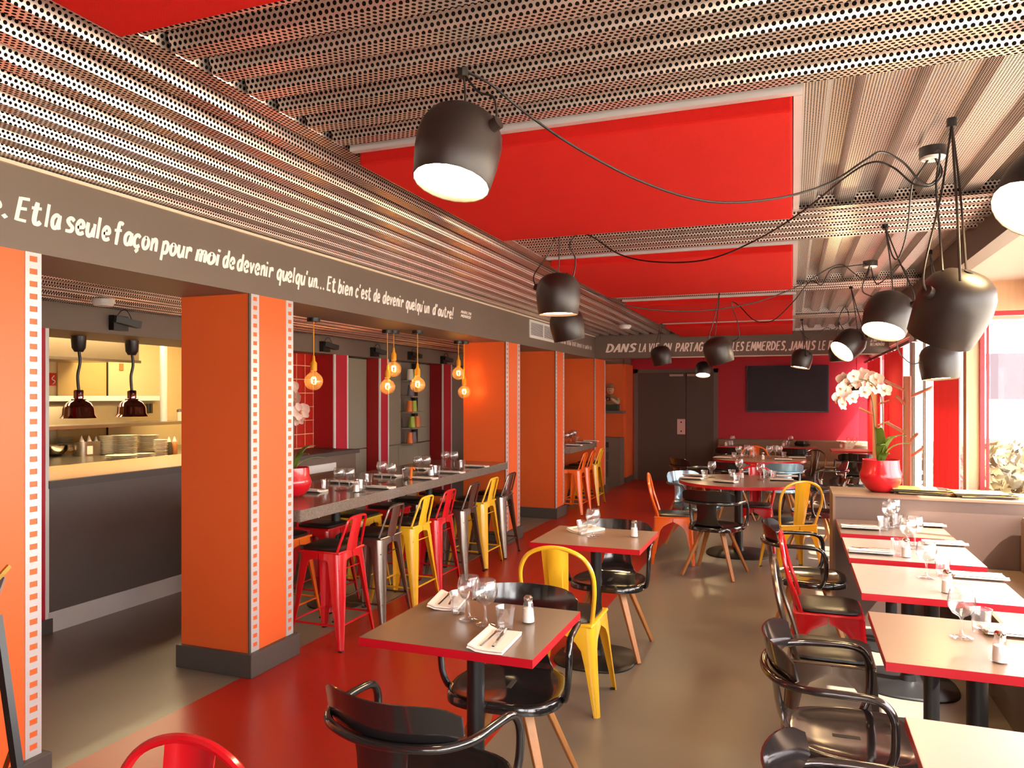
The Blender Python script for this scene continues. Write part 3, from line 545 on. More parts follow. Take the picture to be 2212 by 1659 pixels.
# pillars
def film_strip(parent, x, y0, y1, z0, z1):
    mb = MB(); e = (y1 - y0) * .26; mb.box(x, x + .004, y0, y0 + e, z0, z1).box(x, x + .004, y1 - e, y1, z0, z1); z = z0; p = .0515
    while z < z1 - .03: mb.box(x, x + .004, y0 + e, y1 - e, z, z + .028); z += p
    mb.box(x, x + .004, y0 + e, y1 - e, z, z1); mb.build('film_strip', STRIPM, parent)
def pillar(y0, y1, strips, label, x0=-3.43, x1=-2.93):
    t = thing('pillar', label, 'pillar', group='orange pillars along the dining room')
    bx('casing', ORANGE, x0, x1, y0, y1, .13, 2.21, t); bx('plinth', PLINTH, x0 - .02, x1 + .035, y0 - .025, y1 + .025, 0, .135, t, .004)
    bx('corner_trim', PLINTH, x1 - .004, x1 + .003, y0 - .004, y0 + .012, .135, 2.21, t)
    for a, b in strips: film_strip(t, x1, a, b, .135, 2.21)
pillar(1.55, 2.225, [(2.155, 2.225)], 'nearest orange pillar at left edge with one film strip')
pillar(3.50, 3.90, [(3.512, 3.58), (3.832, 3.90)], 'orange pillar between the kitchen opening and the bar')
pillar(7.60, 8.06, [(7.61, 7.69), (7.98, 8.06)], 'orange pillar at the far end of the long bar table')
pillar(9.43, 9.84, [(9.44, 9.50), (9.78, 9.84)], 'orange pillar in front of the small bar table')
pillar(11.5, 12.25, [(11.51, 11.57), (12.19, 12.25)], 'wide orange pillar wall behind the small bar table', x0=-4.9)
sdz = tag(MB().lathe([(.07, 0), (.07, -.025), (.055, -.045)], 20, cap0=True, cap1=True).build('smoke_detector', WHITEP, smooth=True), 'round pale detector under corridor ceiling by the kitchen', 'detector'); sdz.location = (-4.35, 3.75, 2.27)
sd2 = tag(MB().lathe([(.08, 0), (.085, -.02), (.06, -.05)], 20, cap0=True, cap1=True).build('smoke_detector', WHITEP, smooth=True), 'small clear fitting on ceiling near the lettered cross beam', 'detector'); sd2.location = (-2.1, 9.9, ZC)
# facade
def window(name, x0, x1, y0, y1, z0, z1, axis, m=WHITEP, mull=0, fw=.05):
    """framed glass pane; axis 'x' = plane of constant x"""
    mb = MB()
    if axis == 'x':
        mb.box(x0, x1, y0, y0 + fw, z0, z1).box(x0, x1, y1 - fw, y1, z0, z1).box(x0, x1, y0, y1, z1 - fw, z1).box(x0, x1, y0, y1, z0, z0 + fw)
        for k in range(mull): q = y0 + (y1 - y0) * (k + 1) / (mull + 1); mb.box(x0, x1, q - fw / 2, q + fw / 2, z0, z1)
        xm = (x0 + x1) / 2; g = MB().box(xm - .003, xm + .003, y0 + fw, y1 - fw, z0 + fw, z1 - fw)
    else:
        mb.box(x0, x0 + fw, y0, y1, z0, z1).box(x1 - fw, x1, y0, y1, z0, z1).box(x0, x1, y0, y1, z1 - fw, z1).box(x0, x1, y0, y1, z0, z0 + fw)
        for k in range(mull): q = x0 + (x1 - x0) * (k + 1) / (mull + 1); mb.box(q - fw / 2, q + fw / 2, y0, y1, z0, z1)
        ym = (y0 + y1) / 2; g = MB().box(x0 + fw, x1 - fw, ym - .003, ym + .003, z0 + fw, z1 - fw)
    o = struct(mb.build(name, m)); p = g.build('pane', GLASSW, o); return o
struct(bx('wall_right', CREAM, 1.68, 1.75, -3.2, 6.5, 0, .5)); struct(bx('wall_right', CREAM, 1.68, 1.75, -3.2, 6.5, 2.3, 2.68))
window('window_1', 1.69, 1.74, -3.2, 6.45, .5, 2.3, 'x', REDFR, 6)
window('window_2', 1.30, 1.70, 6.46, 6.50, .5, 2.25, 'y', REDFR, 0, .035)
struct(bx('wall_return', CREAM, 1.25, 1.75, 6.44, 6.52, 0, .5)); struct(bx('trim_4', WOODT, 1.22, 1.75, 6.43, 6.53, 2.25, 2.47)); struct(bx('trim_5', WOODT, 1.215, 1.30, 6.42, 6.53, 0, 2.47))
struct(MB().box(1.30, 1.33, 6.40, 6.43, 0, 2.25).box(1.345, 1.36, 6.41, 6.43, 0, 2.25).build('trim_6', REDFR))
window('window_3', 1.27, 1.31, 6.53, 7.80, .05, 2.4, 'x', WHITEP, 0, .05)
window('door_4', 1.25, 1.31, 7.85, 8.55, 0, 2.3, 'x', WHITEP, 0, .08); window('door_5', 1.25, 1.31, 8.57, 9.25, 0, 2.3, 'x', WHITEP, 0, .08)
struct(bx('trim_7', WHITEP, 1.24, 1.32, 9.26, 9.5, 0, 2.4)); struct(bx('wall_right', CREAM, 1.25, 1.32, 6.5, YB, 2.3, 2.68))
window('window_4', 1.27, 1.31, 9.5, 11.7, .05, 2.3, 'x', WHITEP, 1, .05); window('window_5', 1.27, 1.31, 11.7, YB, .05, 2.3, 'x', WHITEP, 1, .05)
CURT = mat('red_curtain', (222, 92, 96), .8, trans=.28, spec=.2, var=.05, stretch=(1, 20, .3))
def curtain(y0, y1, z0, z1, label, x=1.2):
    n = 24; g = []
    for z in (z0, z1):
        g.append([(x + .018 * math.sin(k * 1.7), y0 + (y1 - y0) * k / n, z) for k in range(n + 1)])
    return tag(MB().sheet(g, (.003, 0, 0)).build('curtain', CURT, smooth=True), label, 'curtain', 'red curtains on the glazed side')
curtain(12.15, 14.1, .1, 2.19, 'red curtain in the far corner beside the television wall'); curtain(9.75, 11.65, .1, 2.19, 'red curtain behind the orchid, left of the coat rack'); curtain(6.62, 7.72, .1, 2.33, 'red curtain between glazed door and timber post')
cr_ = thing('curtain_rod', 'dark red curtain rod along the far glazed wall', 'curtain rod'); MB().tube([(1.17, 14.25, 2.20), (1.17, 8.9, 2.20)], .018, 10).build('rod', mat('rod_maroon', (96, 34, 34), .4), cr_, smooth=True)
for y in (13.9, 11.4, 9.0): MB().tube([(1.17, y, 2.2), (1.26, y, 2.2)], .012, 8).build('bracket', CHRM, cr_)
# front wall behind the camera; unseen window added and sized for its daylight
struct(MB().box(-5.6, 1.75, -3.25, -3.2, 0, .9).box(-5.6, 1.75, -3.25, -3.2, 2.2, 2.68).box(-5.6, -.3, -3.25, -3.2, .9, 2.2).box(1.5, 1.75, -3.25, -3.2, .9, 2.2).build('wall_front', BEAMG)); window('fill_window', -.3, 1.5, -3.25, -3.2, .9, 2.2, 'y', REDFR, 1)
# outside
struct(bx('ground_outside', mat('paving', (206, 196, 180), .9, var=.2, scale=3), 1.75, 40, -14, 60, -.25, -.02))
struct(bx('ground_outside', MATS['paving'], -20, 1.75, -14, -3.2, -.25, -.02))
def leaf_cloud(name, label, x0, x1, y0, y1, z0, z1, n, m, sz=.09):
    rnd = random.Random(11); mb = MB()
    for _ in range(n):
        c = Vector((rnd.uniform(x0, x1), rnd.uniform(y0, y1), rnd.uniform(z0, z1))); a = Vector([rnd.uniform(-1, 1) for _ in range(3)]).normalized(); b = a.orthogonal().normalized() * sz * .5; a = a * sz
        mb.add([c - a, c + b, c + a, c - b], [(0, 1, 2, 3)])
    o = mb.build(name, m); o['kind'] = 'stuff'; return tag(o, label, 'hedge')
leaf_cloud('hedge', 'low leafy hedge outside the right window', 1.55, 5.5, 9.5, 11.2, 0, 1.02, 5200, mat('hedge_leaf', (100, 82, 46), .7, var=.5, scale=4))
bd = thing('building', 'brick-coloured building with pale front across the street', 'building'); bx('wall', mat('brick_wall', (96, 60, 40), .9, var=.3, scale=2), 3, 30, 38, 44, 0, 5.5, bd); bx('fascia', WHITEP, 3, 30, 37.8, 38, .5, 4.2, bd)
tk = thing('lorry', 'white lorry cab parked outside beyond the hedge', 'lorry', (4.7, 18.0, 0), .15)
TW = mat('lorry_white', (236, 236, 236), .35)
MB().add([(-1.1, 0, .5), (1.1, 0, .5), (1.1, 0, 1.5), (1.05, .25, 2.7), (-1.05, .25, 2.7), (-1.1, 0, 1.5), (-1.1, 2.2, .5), (1.1, 2.2, .5), (1.1, 2.2, 2.8), (-1.1, 2.2, 2.8)], [(0, 1, 2, 5), (5, 2, 3, 4), (1, 7, 8, 3, 2), (6, 0, 5, 4, 9), (4, 3, 8, 9), (7, 6, 9, 8), (0, 6, 7, 1)]).build('cab', TW, tk, bevel=.05, fix=True)
bx('cargo_box', TW, -1.2, 1.2, 2.3, 7.5, .7, 3.4, tk, .03); MB().add([(-.95, -.005, 1.55), (.95, -.005, 1.55), (.92, .2, 2.5), (-.92, .2, 2.5)], [(0, 1, 2, 3)]).build('windscreen', mat('lorry_glass', (46, 30, 36), .2), tk)
bx('side_window', MATS['lorry_glass'], -1.105, -1.09, .5, 1.5, 1.6, 2.4, tk); bx('bumper', mat('lorry_grey', (70, 60, 58), .5), -1.1, 1.1, -.1, .1, .35, .75, tk, .02)
for x in (-1.25, 1.25): bx('mirror', BLACKM, x - .1, x + .1, -.1, 0, 1.6, 2.2, tk, .02)
for x in (-1.0, 1.0):
    for y in (.9, 5.8): MB().tube([(x - .14, y, .45), (x + .14, y, .45)], .45, 20).build('wheel', BLACKM, tk, smooth=True)
# ------------------------------------------------------------------ chairs and stools
def l_leg(sx, sy, lv, t=.005, c=.018):
    """pressed sheet leg: L-shaped section that widens into the apron; lv = (z, half x, half y, arm)"""
    rings = []
    for z, hx, hy, a in lv:
        cc = min(c, a * .72); k = cc * .3; loc = [(-a, 0), (-cc, 0), (-cc * .5, -cc * .134), (-cc * .134, -cc * .5), (0, -cc), (0, -a), (-t, -a), (-t, -cc - t * .5), (-k - t, -k - t), (-cc - t * .5, -t), (-a, -t)]
        rings.append([((hx + x) * sx, (hy + y) * sy, z) for x, y in loc])
    return MB().loft(rings)
def lerp(a, b, t): return a + (b - a) * t
def leg_levels(zt, st, sb, tab, sby=None):
    sby = sby or sb; return [(z, lerp(sb, st, z / zt), lerp(sby, st, z / zt), a) for z, a in tab]
def make_chair(m):
    t = thing('metal_chair', '', 'chair')
    tab = [(.445, .176), (.405, .178), (.385, .135), (.36, .095), (.32, .068), (.22, .052), (.06, .034), (0, .028)]
    for sx in (-1, 1):
        for sy in (-1, 1):
            leg = l_leg(sx, sy, leg_levels(.445, .178, .222, tab, .21), .005, .035).build('leg', m, t, smooth=True, fix=True)
            MB().box(sx * .222 - .022 * sx - .012, sx * .222 - .022 * sx + .012, sy * .21 - .018 * sy - .012, sy * .21 - .018 * sy + .012, -.002, .006).build('foot_cap', BLACKM, leg)
    bx('seat', m, -.18, .18, -.18, .18, .435, .452, t, .012)
    def ro(r, n=32, e=.35): return [(r * math.copysign(abs(math.cos(a)) ** e, math.cos(a)), r * math.copysign(abs(math.sin(a)) ** e, math.sin(a))) for a in [2 * PI * k / n for k in range(n)]]
    MB().loft([[(x, y, z) for x, y in ro(r)] for r, z in ((.155, .45), (.165, .458), (.163, .468), (.145, .474), (.08, .476))]).build('cushion', CUSH, t, smooth=True, ang=60)
    pts = mirror([(.165, -.135, .44), (.182, -.165, .54), (.196, -.2, .64), (.19, -.222, .73), (.15, -.236, .80), (.08, -.243, .838), (0, -.246, .85)])
    MB().tube(smooth(pts, 4), .0115, 8).build('back_frame', m, t, smooth=True)
    g = []
    for z, w_, y in ((.45, .052, -.165), (.52, .056, -.18), (.60, .060, -.2), (.68, .064, -.217), (.76, .068, -.232), (.842, .072, -.244)):
        g.append([(w_ * s, y - .012 * (1 - s * s), z) for s in (-1, -.6, -.55, 0, .55, .6, 1)])
    for r in g[1:-1]:
        for i in (2, 3, 4): r[i] = (r[i][0], r[i][1] - .004, r[i][2])
    MB().sheet(g, (0, .004, 0)).build('splat', m, t, smooth=True)
    return t
def make_stool(m):
    t = thing('bar_stool', '', 'stool')
    tab = [(.61, .152), (.566, .154), (.558, .10), (.548, .086), (.52, .082), (.3, .062), (.1, .04), (0, .028)]
    for sx in (-1, 1):
        for sy in (-1, 1):
            leg = l_leg(sx, sy, leg_levels(.61, .155, .212, tab), .005, .045).build('leg', m, t, smooth=True, fix=True)
            MB().box(sx * .2 - .012, sx * .2 + .012, sy * .2 - .012, sy * .2 + .012, -.002, .01).build('foot_cap', BLACKM, leg)
    bx('seat', m, -.157, .157, -.157, .157, .598, .616, t, .012)
    def ro(r, n=32, e=.35): return [(r * math.copysign(abs(math.cos(a)) ** e, math.cos(a)), r * math.copysign(abs(math.sin(a)) ** e, math.sin(a))) for a in [2 * PI * k / n for k in range(n)]]
    MB().loft([[(x, y, z) for x, y in ro(r)] for r, z in ((.14, .614), (.15, .622), (.15, .634), (.135, .642), (.07, .644))]).build('cushion', CUSH, t, smooth=True, ang=60)
    for z in (.155, .50):
        q = lerp(.212, .155, z / .61) - .012
        if z < .3:
            for a, b in (((-q, -q), (q, -q)), ((-q, q), (q, q)), ((-q, -q), (-q, q)), ((q, -q), (q, q))): MB().tube([(a[0], a[1], z), (b[0], b[1], z)], .007, 6).build('foot_bar', m, t, smooth=True)
        else:
            MB().tube([(-q, -q, z), (q, -q, z)], .004, 6).build('brace', m, t, smooth=True)
    MB().tube(smooth(mirror([(.14, -.13, .61), (.126, -.158, .70), (.108, -.186, .79), (.096, -.196, .822), (.06, -.20, .832), (0, -.201, .833)]), 3), .009, 8).build('back_frame', m, t, smooth=True)
    g = [[(w_ * s, y - .008 * (1 - s * s), z) for s in (-1, -.5, 0, .5, 1)] for z, w_, y in ((.605, .062, -.15), (.68, .056, -.164), (.75, .054, -.182), (.828, .056, -.198))]
    MB().sheet(g, (0, .004, 0)).build('splat', m, t, smooth=True)
    return t
def make_armchair(m, tube_m=None):
    tm = tube_m or m; t = thing('wood_leg_armchair', '', 'chair'); n = 36
    def ro(ax, by, z, e=.62):
        o = []
        for k in range(n):
            a = 2 * PI * k / n; x = ax * math.copysign(abs(math.cos(a)) ** e, math.cos(a)); y = by * math.copysign(abs(math.sin(a)) ** e, math.sin(a))
            if y < 0: x *= 1 - .16 * (abs(y) / by)
            o.append((x, y, z))
        return o
    rings = [ro(.03, .03, .436), ro(.12, .115, .437), ro(.185, .178, .444), ro(.215, .207, .451), ro(.231, .222, .45), ro(.238, .229, .44), ro(.238, .229, .412), ro(.230, .221, .412), ro(.228, .219, .434), ro(.12, .115, .43), ro(.03, .03, .43)]
    MB().loft(rings).build('seat', m, t, smooth=True, ang=50, fix=True)
    bx('seat_slot', DARK, -.011, .011, -.06, .03, .4345, .4375, t, .001)
    g = []
    for z, w_, y in ((.438, .15, -.17), (.447, .14, -.195), (.47, .115, -.222), (.50, .098, -.238), (.55, .088, -.248), (.60, .086, -.254), (.65, .092, -.258), (.68, .10, -.26)):
        g.append([(w_ * s, y - .018 * (1 - s * s) + .018, z) for s in (-1, -.6, -.2, .2, .6, 1)])
    MB().sheet(g, (0, -.005, 0)).build('splat', m, t, smooth=True, ang=50)
    g = []
    for q in range(7):
        v = q / 6; row = []
        for k in range(15):
            s = -1 + 2 * k / 14; hh = .062 * (1 - .55 * abs(s) ** 7); z = .722 + (v * 2 - 1) * hh; x = .238 * s
            row.append((x, -.262 + 1.55 * x * x - (z - .66) * .22, z))
        g.append(row)
    MB().sheet(g, (0, -.006, 0)).build('backrest', m, t, smooth=True, ang=50)
    MB().tube(smooth(mirror([(.236, .05, .425), (.248, .07, .44), (.262, .092, .50), (.268, .095, .58), (.266, .085, .635), (.262, .045, .668), (.258, -.05, .674), (.246, -.16, .672), (.19, -.238, .67), (.09, -.278, .668), (0, -.288, .667)]), 4), .0135, 9).build('arm_tube', tm, t, smooth=True, ang=60)
    MB().box(-.10, .10, -.10, .10, .395, .428).build('under_plate', BLACKM, t)
    for sx in (-1, 1):
        for sy in (-1, 1): MB().bar((sx * .085, sy * .085, .425), (sx * .232, sy * .225, .001), .045, .026, .027, .02).build('leg', LEGW, t, bevel=.004)
    return t
PR = {}
def put(kind, m, x, y, fx, fy, label, group=None):
    k = (kind, m.name)
    if k not in PR: PR[k] = Proto({'chair': make_chair, 'stool': make_stool, 'arm': make_armchair}[kind], m)
    return PR[k].put((x, y, 0), face(fx, fy), label, group)
# bar stools: diners' side, then the kitchen side
G1 = 'bar stools on the dining side of the long bar'; G2 = 'bar stools on the kitchen side of the long bar'
for y, m, lb in ((4.24, CRED, 'red metal bar stool nearest the camera on dining side of long bar'), (4.76, CGUN, 'bare steel bar stool between the nearest red and yellow stools'), (5.24, CYEL, 'yellow metal bar stool between two others, third from near end of bar'),
                 (5.66, CRED, 'red metal bar stool in the middle of the long bar'), (6.18, CGUN, 'bare steel bar stool just beyond the middle red one'), (6.64, CYEL, 'yellow metal bar stool second from far end of long bar'), (7.13, CGUN, 'bare steel bar stool at far end by the orange pillar')):
    put('stool', m, -2.87, y, -1, 0, lb, G1)
for y, m, lb in ((4.42, CORA, 'orange bar stool on kitchen side, nearest, beside the pillar'), (4.93, CRED, 'red bar stool on kitchen side behind the nearest red stool'), (5.42, CYEL, 'yellow bar stool on kitchen side under the bar top'), (5.93, CRED, 'red bar stool on kitchen side behind the yellow stool back'),
                 (6.38, CGUN, 'steel bar stool on kitchen side under the far half'), (6.9, CORA, 'orange bar stool on kitchen side near the far pillar')):
    put('stool', m, -3.42, y, 1, 0, lb, G2)
G3 = 'stools at the small far bar'
for y, m, lb in ((9.98, CORA, 'nearest orange stool at the small far bar'), (10.42, CORA, 'second orange stool at the small far bar'), (10.9, CYEL, 'yellow stool at the far end of the small bar')):
    put('stool', m, -2.86, y, -1, 0, lb, G3)
for y, m, lb in ((10.1, CORA, 'orange stool behind the small far bar'), (10.6, CYEL, 'yellow stool behind the small far bar')):
    put('stool', m, -3.5, y, 1, 0, lb, G3)
# chairs round the square tables
CH = 'chairs in the dining room'
put('arm', CHAIRB, -1.05, 2.07, .12, 1, 'black armchair with wooden legs in the foreground, back to camera')
put('arm', CHAIRB, -1.08, 2.86, .05, -1, 'black armchair tucked under far side of nearest square table')
put('chair', CYEL, -1.13, 3.87, 0, 1, 'yellow metal chair between the two square tables')
put('arm', CHAIRB, -1.10, 4.72, 0, -1, 'black armchair on far side of the second square table')
put('chair', CRED, -1.27, 1.53, 0, -1, 'red metal chair cut off at bottom left of the photo').location = (-1.26, 1.07, 0)
put('arm', CHAIRS, .19, 2.84, 1, .05, 'smoked-steel armchair at right, fully visible beside the tan table')
put('arm', CHAIRS, .225, 1.84, 1, 0, 'smoked-steel armchair cut off at bottom right edge')
put('chair', CGUN2, .16, 3.72, 1, 0, 'bare steel chair between the armchair and the red chair on right')
put('chair', CRED, .18, 4.50, 1, 0, 'red metal chair in the right row behind the bare steel one')
put('arm', CHAIRB, .10, 5.27, 1, 0, 'black armchair at far end of right row against partition')
# round table A
put('chair', CORA, -1.10, 7.46, 1, .12, 'orange metal chair left of the front round table')
put('arm', CHAIRB, -.66, 7.03, .22, 1, 'black armchair at front of the front round table')
put('arm', CHAIRBL, -.98, 8.28, .75, -.6, 'blue-grey armchair at back left of front round table')
put('chair', CRED, -.38, 8.36, 0, -1, 'red metal chair behind the front round table')
put('chair', CYEL, -.02, 7.40, -.45, .9, 'yellow metal chair at right of the front round table')
put('arm', CHAIRS, .22, 8.20, -1, -.2, 'smoked-steel armchair right of the front round table')
# round table B
put('arm', CHAIRB, -1.28, 10.4, .7, .6, 'black armchair front left of the rear round table')
put('arm', CHAIRB, -.72, 10.0, .15, 1, 'second black armchair at front of the rear round table')
put('arm', CHAIRBL, -.15, 10.1, -.25, 1, 'blue-grey armchair at front right of rear round table')
put('chair', CORA, -.52, 11.75, .1, -1, 'orange metal chair behind the rear round table')
put('chair', CGUN2, .15, 11.3, -.6, -.7, 'bare steel chair behind right of rear round table')
put('arm', CHAIRS, .38, 10.45, -1, .1, 'smoked-steel armchair seen from side right of rear round table')
put('arm', CHAIRB, .62, 8.95, -.8, .5, 'dark armchair behind the partition end near yellow chair')
# back wall chairs
put('arm', CHAIRB, -.95, 12.85, 0, 1, 'black armchair at the left back-wall table')
put('arm', CHAIRB, .05, 12.95, 0, 1, 'black armchair at the middle back-wall table')
put('arm', CHAIRB, .86, 12.1, 0, 1, 'black armchair with open arms at the right back-wall table')
# ------------------------------------------------------------------ tables
def square_table(x0, x1, y0, y1, top_m, label, grp='square tables', base_off=0.0, foot='round'):
    cx_, cy_ = (x0 + x1) / 2, (y0 + y1) / 2
    t = thing('square_table', label, 'table', (cx_, cy_, 0), group=grp); hx, hy = (x1 - x0) / 2, (y1 - y0) / 2
    tp = bx('tabletop', top_m, -hx, hx, -hy, hy, .722, .75, t)
    e = .0015; MB().box(-hx - e, hx + e, -hy - e, -hy, .72, .7495).box(-hx - e, hx + e, hy, hy + e, .72, .7495).box(-hx - e, -hx, -hy, hy, .72, .7495).box(hx, hx + e, -hy, hy, .72, .7495).build('edge_band', REDEDGE, tp)
    MB().tube([(0, 0, .012), (0, 0, .715)], .034, 18).build('pole', BLACKM, t, smooth=True); bx('top_bracket', BLACKM, -.18, .18, -.03, .03, .70, .722, t)
    rb = [(.25 * math.copysign(abs(math.cos(a)) ** .75, math.cos(a)), .25 * math.copysign(abs(math.sin(a)) ** .75, math.sin(a))) for a in [2 * PI * k / 36 for k in range(36)]]
    MB().loft([[(x * s, y * s, z) for x, y in rb] for s, z in ((1, 0), (1, .008), (.97, .014), (.3, .022), (.17, .03), (.14, .06))]).build('base', BLACKM, t, smooth=True)
    return t
square_table(-1.463, -.803, 2.33, 2.92, TOP2, 'brown square table with red edge in the foreground centre')
square_table(-1.463, -.808, 4.20, 4.81, TOP1, 'tan square table with red edge behind the yellow chair')
RT = [(1.66, 2.272, TOP3, 'glare-lightened square table cut off at bottom right corner'), (2.72, 3.332, TOP1, 'tan square table at right with salt shaker near its edge'), (3.632, 4.262, TOP3, 'glare-lightened square table, third from the partition at right'),
      (4.40, 5.02, TOP3, 'glare-lightened square table, second from the partition at right'), (5.165, 5.76, TOP2, 'brown square table touching the taupe partition at right')]
for y0, y1, m, lb in RT: square_table(.287, .925, y0, y1, m, lb)
for x0, x1, y0, lb in ((-1.21, -.58, 13.3, 'red-edged table at left of back banquette'), (-.22, .39, 13.4, 'red-edged table at middle of back banquette'), (.58, 1.16, 12.85, 'red-edged table at right of back banquette')): square_table(x0, x1, y0, y0 + .6, TOP2, lb)
def round_table(x, y, r, label, m):
    t = thing('round_table', label, 'table', (x, y, 0), group='round tables'); MB().tube([(0, 0, .722), (0, 0, .75)], r, 64).build('tabletop', m, t, smooth=True)
    MB().lathe([(r + .001, .7205), (r + .002, .7205), (r + .002, .7495), (r + .001, .7495)], 64).build('edge_band', REDEDGE, t.children[0], smooth=True)
    MB().tube([(0, 0, .012), (0, 0, .72)], .042, 20).build('pole', BLACKM, t, smooth=True)
    rb = [(.32 * math.copysign(abs(math.cos(a)) ** .75, math.cos(a)), .32 * math.copysign(abs(math.sin(a)) ** .75, math.sin(a))) for a in [2 * PI * k / 40 for k in range(40)]]
    MB().loft([[(x_ * s, y_ * s, z) for x_, y_ in rb] for s, z in ((1, 0), (1, .008), (.97, .014), (.3, .024), (.17, .035), (.14, .07))]).build('base', BLACKM, t, smooth=True)
round_table(-.52, 8.02, .60, 'round table with red rim, nearer of the two', TOP2); round_table(-.44, 10.95, .62, 'round table with red rim, farther of the two', TOP1)
# bar tables
def bar_table(y0, y1, x0, x1, label):
    t = thing('bar_table', label, 'table', group='speckled stone bars'); bx('bar_top', STONE, x0, x1, y0, y1, .825, .90, t, .002)
    return t
bt = bar_table(3.93, 7.585, -3.80, -2.895, 'long speckled stone bar table between two orange pillars')
for y in (5.0, 6.6): MB().tube([(-3.35, y, .01), (-3.35, y, .825)], .035, 16).build('pole', BLACKM, bt, smooth=True); 
for y in (5.0, 6.6): MB().tube([(-3.35, y, 0), (-3.35, y, .012)], .22, 30).build('base', BLACKM, bt, smooth=True)
bt2 = bar_table(9.87, 11.35, -3.75, -2.85, 'small speckled stone bar table farther down the room'); MB().tube([(-3.3, 10.6, .0), (-3.3, 10.6, .825)], .04, 16).build('pole', BLACKM, bt2, smooth=True)
# partition and banquettes
pt = thing('partition', 'taupe laminate half-height partition carrying orchid and menus', 'partition'); bx('body', mat('partition_panel', (104, 82, 72), .42, var=.05), .285, 1.66, 5.80, 6.27, 0, .905, pt); bx('top_board', TAUPE, .268, 1.66, 5.785, 6.285, .905, .92, pt); bx('end_panel', TAUPE, .268, .285, 5.785, 6.285, 0, .905, pt)
def banquette(name, label, fn):
    t = thing('banquette', label, 'bench', group='taupe leatherette banquettes'); fn(t)
banquette('b', 'taupe banquette under the right windows beside the square tables', lambda t: (bx('seat_cushion', TAUPEF, .98, 1.42, .2, 5.78, .36, .47, t, .02), bx('plinth', mat('banquette_base', (96, 84, 74), .5), 1.0, 1.6, .2, 5.78, 0, .36, t), bx('backrest', TAUPEF, 1.40, 1.60, .2, 5.78, .36, .83, t, .03)))
banquette('b', 'long taupe banquette along the crimson back wall', lambda t: (bx('seat_cushion', TAUPEF, -1.29, 1.22, 13.75, 14.3, .36, .47, t, .02), bx('plinth', MATS['banquette_base'], -1.29, 1.22, 13.8, 14.38, 0, .36, t), bx('backrest', TAUPEF, -1.29, 1.22, 14.2, 14.39, .36, .83, t, .02)))
# ------------------------------------------------------------------ tableware
def wine():
    o = MB().lathe([(.001, .002), (.033, .0025), (.035, .004), (.02, .008), (.006, .014), (.0042, .03), (.0042, .062), (.008, .070), (.028, .082), (.040, .103), (.042, .122), (.038, .142), (.034, .156), (.0328, .156), (.0365, .142), (.0405, .122), (.0385, .104), (.027, .0845), (.001, .074)], 22).build('wine_glass', GLASS, smooth=True, ang=80); return o
def tumbler():
    o = MB().lathe([(.001, .001), (.026, .001), (.028, .006), (.030, .03), (.034, .065), (.0385, .088), (.0365, .088), (.032, .065), (.027, .02), (.001, .016)], 18, facet=.955).build('tumbler', GLASS, smooth=True, ang=25); return o
def shaker():
    t = thing('salt_shaker', '', 'salt shaker'); MB().lathe([(.001, .001), (.024, .001), (.0255, .005), (.023, .03), (.0185, .07), (.016, .078), (.0145, .084)], 10).build('jar', GLASS, t, smooth=True, ang=25)
    MB().lathe([(.001, .004), (.021, .004), (.0205, .03), (.018, .052), (.001, .054)], 12).build('salt', SALT, t, smooth=True); MB().lathe([(.0155, .080), (.017, .084), (.0165, .092), (.011, .098), (.001, .099)], 16).build('cap', CHRM, t, smooth=True); return t
def napkin():
    t = thing('napkin', '', 'napkin'); g = [[(x, y, .003 + .006 * math.exp(-((x + .055) / .02) ** 2)) for x in (-.058, -.05, -.03, 0, .03, .055)] for y in (-.10, -.05, 0, .05, .10)]
    MB().sheet(g, (0, 0, -.0025)).sheet([[(p[0] + .002, p[1] * .98, p[2] + .004) for p in r] for r in g], (0, 0, -.0025)).build('cloth', NAPK, t, smooth=True, ang=60); return t
def fork():
    mb = MB(); mb.sheet([[(-.004, y, z), (.004, y, z)] for y, z in ((-.1, .001), (-.03, .003), (.03, .006))], (0, 0, -.0015)); mb.sheet([[(-.004, .03, .006), (.004, .03, .006)], [(-.011, .05, .004), (.011, .05, .004)], [(-.011, .06, .004), (.011, .06, .004)]], (0, 0, -.0015))
    for k in range(4): x = -.0095 + k * .0063; mb.bar((x, .058, .0035), (x, .095, .006), .0022, .0015)
    return mb.build('fork', STEELC, smooth=True)
def knife(): return MB().bar((0, -.1, .002), (0, -.005, .003), .009, .004).sheet([[(-.004, -.005, .003), (.004, -.005, .003)], [(-.007, .03, .003), (.006, .03, .003)], [(-.007, .08, .003), (.003, .09, .003)], [(-.003, .10, .003), (0, .105, .003)]], (0, 0, -.001)).build('knife', STEELC)
KP = {}; SCL = {'wine': 1.1, 'napkin': 1.12, 'shaker': 1.05}
def item(kind, x, y, z, label, group=None, rz=0.0):
    if kind not in KP: KP[kind] = {'wine': wine, 'tumbler': tumbler, 'shaker': shaker, 'napkin': napkin, 'fork': fork, 'knife': knife}[kind](); o = KP[kind]; first = True
    else:
        first = False; s = KP[kind]; o = dup(s) if s.type == 'EMPTY' else s.copy()
        if s.type != 'EMPTY': COL.objects.link(o)
    o.location = (x, y, z); o.rotation_euler = (0, 0, rz); o.scale = (SCL.get(kind, 1),) * 2 + (2.0 if kind == 'napkin' else SCL.get(kind, 1),); o['label'] = label; o['category'] = {'wine': 'wine glass', 'tumbler': 'glass', 'shaker': 'salt shaker', 'napkin': 'napkin', 'fork': 'fork', 'knife': 'knife'}[kind]
    if group: o['group'] = group
    elif 'group' in o.keys(): del o['group']
    return o
